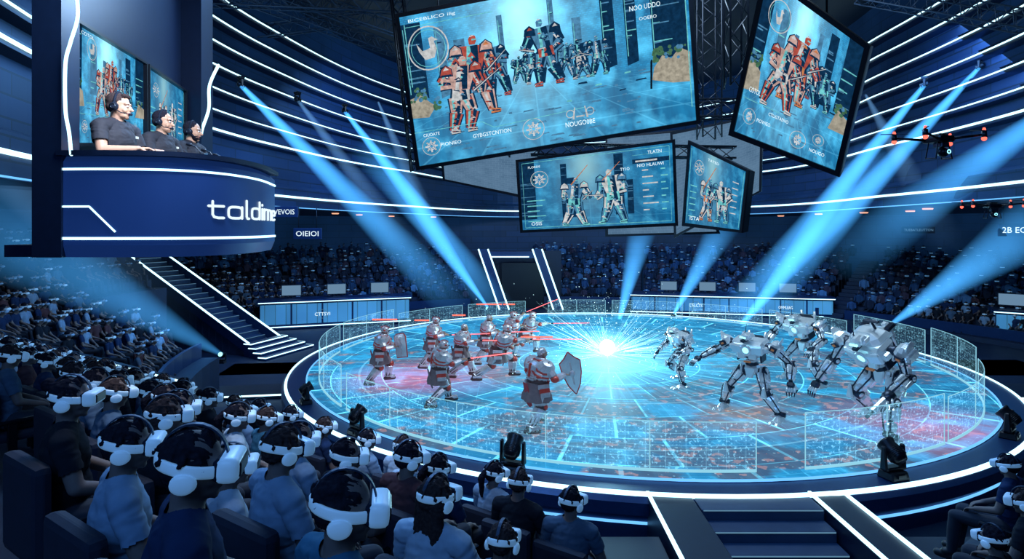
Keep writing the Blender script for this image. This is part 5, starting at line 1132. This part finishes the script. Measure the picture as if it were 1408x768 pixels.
# ------------------------------------------------------------ robots
def robot(label,px,feet,yaw,hgt,J,seed,big=False):
    Y=4197/(feet-315); p=P(px,feet,Y); root=thing('robot',label,'robot',(p.x,p.y,0),R(yaw),'silver robots'); root.scale=(hgt*1.04,hgt*1.04,hgt)
    mats=['mech','mechd','cyan','orange']
    def seg(name,a,b_,w0,d0,w1,d1,joint=.05,par=root):
        a,b_=V(a),V(b_); L=(b_-a).length; A=align(a,b_,(0,1,0) if abs((b_-a).normalized().y)<.85 else (0,0,1)); b=NB()
        cyl(b,A@V((0,0,0)),A@V((0,0,L)),w1*.36,w1*.30,10,1)
        # angular faceted shell: hexagonal, widest near the top, split by a dark gap
        S6=A@Matrix.Diagonal((1,d0/w0,1,1))@Rz(R(30))
        lathe(b,[(0,L*.10),(w0*.48,L*.12),(w0*.72,L*.26),(w0*.66,L*.50),(w0*.50,L*.56),(0,L*.56)],S6,6,0,smooth=False)
        lathe(b,[(0,L*.60),(w1*.50,L*.61),(w1*.70,L*.70),(w1*.52,L*.90),(0,L*.92)],S6,6,0,smooth=False)
        box(b,(0,-d0*.70,L*.34),(w0*.5,d0*.16,L*.42),A,bev=.008,mi=0,taper=(.35,.8)); box(b,(0,d0*.70,L*.36),(w0*.5,d0*.16,L*.46),A,bev=.008,mi=0,taper=(.35,.8))
        for s in (-1,1): box(b,(s*w0*.74,0,L*.32),(w0*.10,d0*.5,L*.34),A,bev=.005,mi=0,taper=(.5,.5)); cyl(b,A@V((s*w0*.46,d0*.5,L*.05)),A@V((s*w0*.30,d0*.40,L*.92)),.007,.007,6,1)
        box(b,(0,-d0*.80,L*.4),(w0*.10,.006,L*.14),A,mi=2)
        cyl(b,A@V((-w0*.60,0,0)),A@V((w0*.60,0,0)),joint*.95,joint*.95,14,1); cyl(b,A@V((-w0*.70,0,0)),A@V((w0*.70,0,0)),joint*.5,joint*.5,12,0)
        return obj(name,b,mats,par)
    pe,ch=V(J['pe']),V(J['ch']); up=(ch-pe).normalized(); yy=V((0,1,0)); yy=(yy-up*up.dot(yy)).normalized(); xx=yy.cross(up); B=T(ch)@Matrix((xx,yy,up)).transposed().to_4x4()
    b=NB(); box(b,(0,0,.04),(.25,.17,.19),B,bev=.03,taper=(1.45,1.15)); box(b,(0,-.11,.05),(.19,.09,.17),B,bev=.02,mi=1)
    for s in (-1,1):
        box(b,(s*.085,.105,.07),(.12,.06,.11),B@Rx(R(-14))@Rz(R(-10*s)),bev=.014,taper=(1.1,.5)); box(b,(s*.06,.10,-.045),(.08,.05,.07),B@Rx(R(12)),bev=.01,taper=(1.2,1)); box(b,(s*.15,.02,.10),(.05,.13,.06),B@Matrix.Rotation(R(18*s),4,'Y'),bev=.01)
        cyl(b,B@V((s*.07,-.14,-.03)),B@V((s*.09,-.19,.16)),.024,.014,8,0); box(b,(s*.125,.01,-.05),(.02,.12,.11),B,bev=.005,mi=1)
    box(b,(0,.115,-.09),(.07,.02,.014),B,mi=3)
    for k in range(4): q=pe.lerp(ch,.12+.18*k); lathe(b,[(.045,-.018),(.078-.005*k,0),(.045,.018)],align(q,ch),8,mi=1 if k%2 else 0,smooth=False)
    cyl(b,pe,ch-up*.05,.042,.05,12,1); tr=obj('torso',b,mats,root)
    b=NB(); lathe(b,[(.034,.0),(.058,.0),(.062,.018),(.046,.024),(.034,.018)],B@T((0,.118,.045))@Rx(R(-90)),20,mi=0); lathe(b,[(0,.016),(.036,.016)],B@T((0,.118,.045))@Rx(R(-90)),20,mi=2); obj('chest_light',b,mats,tr)
    hb=B@T((0,.07,.19))@Rz(R(J.get('hy',0))); b=NB(); box(b,(0,0,0),(.10,.13,.075),hb,bev=.022,taper=(.65,.75)); box(b,(0,.062,-.004),(.07,.016,.014),hb,mi=2); box(b,(0,.045,-.042),(.05,.075,.03),hb,bev=.008,mi=1); cyl(b,hb@V((.04,-.02,.02)),hb@V((.05,-.06,.11)),.005,.002,6,1)
    for s in (-1,1): box(b,(s*.052,-.015,.015),(.012,.09,.045),hb,bev=.003,mi=0,taper=(1,.4))
    obj('head',b,mats,root)
    b=NB(); box(b,pe,(.14,.12,.09),None,bev=.02); box(b,pe+V((0,.075,-.03)),(.06,.03,.11),None,bev=.008,mi=0,taper=(1.9,1)); cyl(b,pe-V((.12,0,.02)),pe+V((.12,0,-.02)),.04,.04,12,1)
    for s in (-1,1): box(b,pe+V((s*.105,.01,-.01)),(.025,.13,.13),None,bev=.008,mi=0,taper=(.7,.7))
    obj('pelvis',b,mats,root)
    for s_,e in ((-1,'L'),(1,'R')):
        sh,el,wr=[V(J[q+e]) for q in ('sh','el','wr')]; hp,kn,an=[V(J[q+e]) for q in ('hp','kn','an')]
        A=T(sh)@B.to_3x3().to_4x4()@Matrix.Rotation(R(24*s_),4,'Y'); b=NB(); box(b,(s_*.02,0,.035),(.125,.17,.10),A,bev=.028,taper=(.6,.6)); box(b,(s_*.075,0,-.01),(.03,.18,.11),A,bev=.010,taper=(.9,.6)); box(b,(s_*.05,-.02,.10),(.02,.12,.07),A,bev=.005,taper=(.4,.25)); box(b,(s_*.03,.09,.02),(.07,.02,.06),A,bev=.006,mi=1); box(b,(s_*.03,.102,.02),(.03,.01,.02),A,mi=3); cyl(b,B@V((s_*.12,0,.06)),sh,.036,.045,12,1); ell(b,sh,(.05,.05,.05),None,12,1); obj('shoulder_plate',b,mats,root)
        seg('upper_arm',sh,el,.066,.066,.055,.056,.038); seg('forearm',el,wr,.072,.078,.066,.07,.036)
        d=(wr-el).normalized(); A=align(wr,wr+d,(0,0,1) if abs(d.z)<.8 else (0,1,0))@Matrix.Scale(1.2,4); b=NB(); box(b,(0,0,.025),(.06,.045,.05),A,bev=.012,mi=1)
        for k in (-1.5,-.5,.5,1.5): cyl(b,A@V((k*.016,.0,.045)),A@V((k*.021,-.012,.085)),.009,.008,6,0); cyl(b,A@V((k*.021,-.012,.085)),A@V((k*.018,-.035,.115)),.008,.004,6,1)
        cyl(b,A@V((s_*-.03,0,.015)),A@V((s_*-.05,-.03,.05)),.010,.008,6,0); cyl(b,A@V((s_*-.05,-.03,.05)),A@V((s_*-.04,-.045,.075)),.008,.005,6,1)
        obj('hand',b,mats,root)
        seg('thigh',hp,kn,.092,.105,.075,.085,.05); seg('shin',kn,an,.088,.10,.062,.068,.042)
        b=NB(); box(b,kn+V((0,.07,.015)),(.07,.03,.12),None,bev=.01,taper=(.35,.7)); obj('knee_plate',b,mats,root)
        A=T((an.x,an.y,0))@Rz(R(J.get('fy'+e,0)))@Matrix.Diagonal((1.15,1.2,1.1,1)); b=NB(); box(b,(0,.035,.032),(.085,.15,.06),A,bev=.012,taper=(.45,.45)); 
        for k in (-1,1): box(b,(k*.028,.125,.016),(.038,.09,.032),A,bev=.008,taper=(.7,.4))
        box(b,(0,-.07,.016),(.04,.08,.032),A,bev=.008,taper=(.7,.4)); cyl(b,A@V((-.045,0,.07)),A@V((.045,0,.07)),.026,.026,12,1); obj('foot',b,mats,root)
    if big:
        b=NB(); box(b,(0,-.05,.16),(.34,.26,.10),B,bev=.04,taper=(.6,.6)); box(b,(0,.04,.19),(.18,.16,.05),B,bev=.02,taper=(.6,.5)); cyl(b,B@V((-.06,-.08,.2)),B@V((-.06,-.08,.28)),.012,.008,6,1); box(b,(-.06,-.08,.285),(.14,.03,.014),B,bev=.004,mi=1); 
        for s in (-1,1): box(b,(s*.11,-.16,.17),(.06,.14,.05),B,bev=.015,mi=1,taper=(.6,.6)); box(b,(s*.19,-.03,.13),(.03,.2,.05),B@Matrix.Rotation(R(25*s),4,'Y'),bev=.008,taper=(1,.5)); box(b,(s*.05,-.19,.10),(.05,.05,.16),B,bev=.01)
        obj('back_carapace',b,mats,root)
        wr=V(J['wrL']); b=NB(); A=align(wr,wr+(wr-V(J['elL'])).normalized(),(0,0,1)); cyl(b,A@V((0,.0,-.2)),A@V((0,.0,.2)),.032,.024,8,0,False); cyl(b,A@V((0,0,.18)),A@V((0,0,.27)),.014,.014,10,1); lathe(b,[(.02,-.05),(.042,-.03),(.042,.02),(.02,.04)],A,12,1); obj('arm_cannon',b,mats,root)
    return root
RJ=dict(pe=(0,0,.50),ch=(0,.04,.71),shL=(-.23,.05,.78),shR=(.23,.05,.78),elL=(-.34,.04,.63),elR=(.34,.06,.63),wrL=(-.36,.22,.50),wrR=(.35,.24,.50),hpL=(-.10,0,.48),hpR=(.10,0,.48),knL=(-.20,.14,.30),knR=(.22,.10,.28),anL=(-.26,.06,.09),anR=(.30,-.08,.09))
def RP(**k): d=dict(RJ); d.update(k); return d
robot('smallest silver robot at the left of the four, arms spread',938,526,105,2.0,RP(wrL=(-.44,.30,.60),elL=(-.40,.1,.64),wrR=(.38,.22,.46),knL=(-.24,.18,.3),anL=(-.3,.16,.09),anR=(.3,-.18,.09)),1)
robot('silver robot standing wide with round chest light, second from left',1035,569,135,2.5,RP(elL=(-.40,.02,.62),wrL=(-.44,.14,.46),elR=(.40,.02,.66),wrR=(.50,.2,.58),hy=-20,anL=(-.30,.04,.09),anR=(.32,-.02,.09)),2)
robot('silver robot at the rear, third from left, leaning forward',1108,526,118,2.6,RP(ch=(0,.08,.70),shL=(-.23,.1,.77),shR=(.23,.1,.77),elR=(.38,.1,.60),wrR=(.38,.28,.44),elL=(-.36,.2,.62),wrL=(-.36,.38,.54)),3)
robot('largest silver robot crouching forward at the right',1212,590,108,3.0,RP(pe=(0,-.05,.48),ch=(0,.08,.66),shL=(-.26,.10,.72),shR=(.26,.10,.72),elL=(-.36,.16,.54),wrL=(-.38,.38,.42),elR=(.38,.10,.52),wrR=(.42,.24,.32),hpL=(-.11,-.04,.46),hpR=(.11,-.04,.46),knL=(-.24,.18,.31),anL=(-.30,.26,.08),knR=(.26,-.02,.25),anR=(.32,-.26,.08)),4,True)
# ------------------------------------------------------------ lights, world, camera
def area(n,loc,tgt,size,e,col):
    l=bpy.data.lights.new(n,'AREA'); l.energy=e; l.size=size; l.color=col; o=bpy.data.objects.new(n,l); C.objects.link(o); o.location=loc
    o.rotation_euler=(V(tgt)-V(loc)).to_track_quat('-Z','Y').to_euler()
def pt(n,loc,e,col,r=.4):
    l=bpy.data.lights.new(n,'POINT'); l.energy=e; l.color=col; l.shadow_soft_size=r; o=bpy.data.objects.new(n,l); C.objects.link(o); o.location=loc
BL=(.15,.44,1)
area('stage_light',(CX,CY-6,14),(CX,CY,0),8,2900,(.6,.82,1))
area('near_light',(-3,9.5,11),(-1.5,3,3.5),4,520,BL)
area('near_top',(-2,-3,10),(-1.5,4,3.5),5,260,(.15,.42,1))
area('steps_light',(4.6,7.5,6),(4.6,11,-.5),2,110,BL)
area('left_light',(-9,22,11),(-15,18,1),4,420,BL)
area('stairs_light',(-9,27,9),(-14,31,1),2,260,BL)
area('far_light_left',(-6,34,12),(-12,44,1),6,1400,BL)
area('far_light_right',(14,34,12),(17,46,1),6,1400,BL)
area('right_light',(18,24,12),(26,32,1),5,900,BL)
area('booth_light',(-2.3,4.6,7.4),(-4.0,6.0,6.2),.8,190,(.8,.88,1))
area('booth_fill',(-3.0,8.6,8.4),(-3.9,6.6,6.2),1.0,90,(.5,.75,1))
pt('burst_light',(3.67,23.06,1.8),900,(.4,.85,1),.6)
w=bpy.data.worlds.new('arena_world'); SC.world=w; w.use_nodes=True; w.node_tree.nodes['Background'].inputs[0].default_value=(.006,.045,.17,1); w.node_tree.nodes['Background'].inputs[1].default_value=.45
cam=bpy.data.cameras.new('camera'); co=bpy.data.objects.new('camera',cam); C.objects.link(co); co.location=(0,0,H); co.rotation_euler=(R(90),0,0)
cam.sensor_width=36; cam.lens=36*F/1408; cam.shift_y=-69/1408; cam.clip_end=200; cam.clip_start=.05
SC.camera=co
try: SC.view_settings.view_transform='Standard'
except Exception as e: print(e)
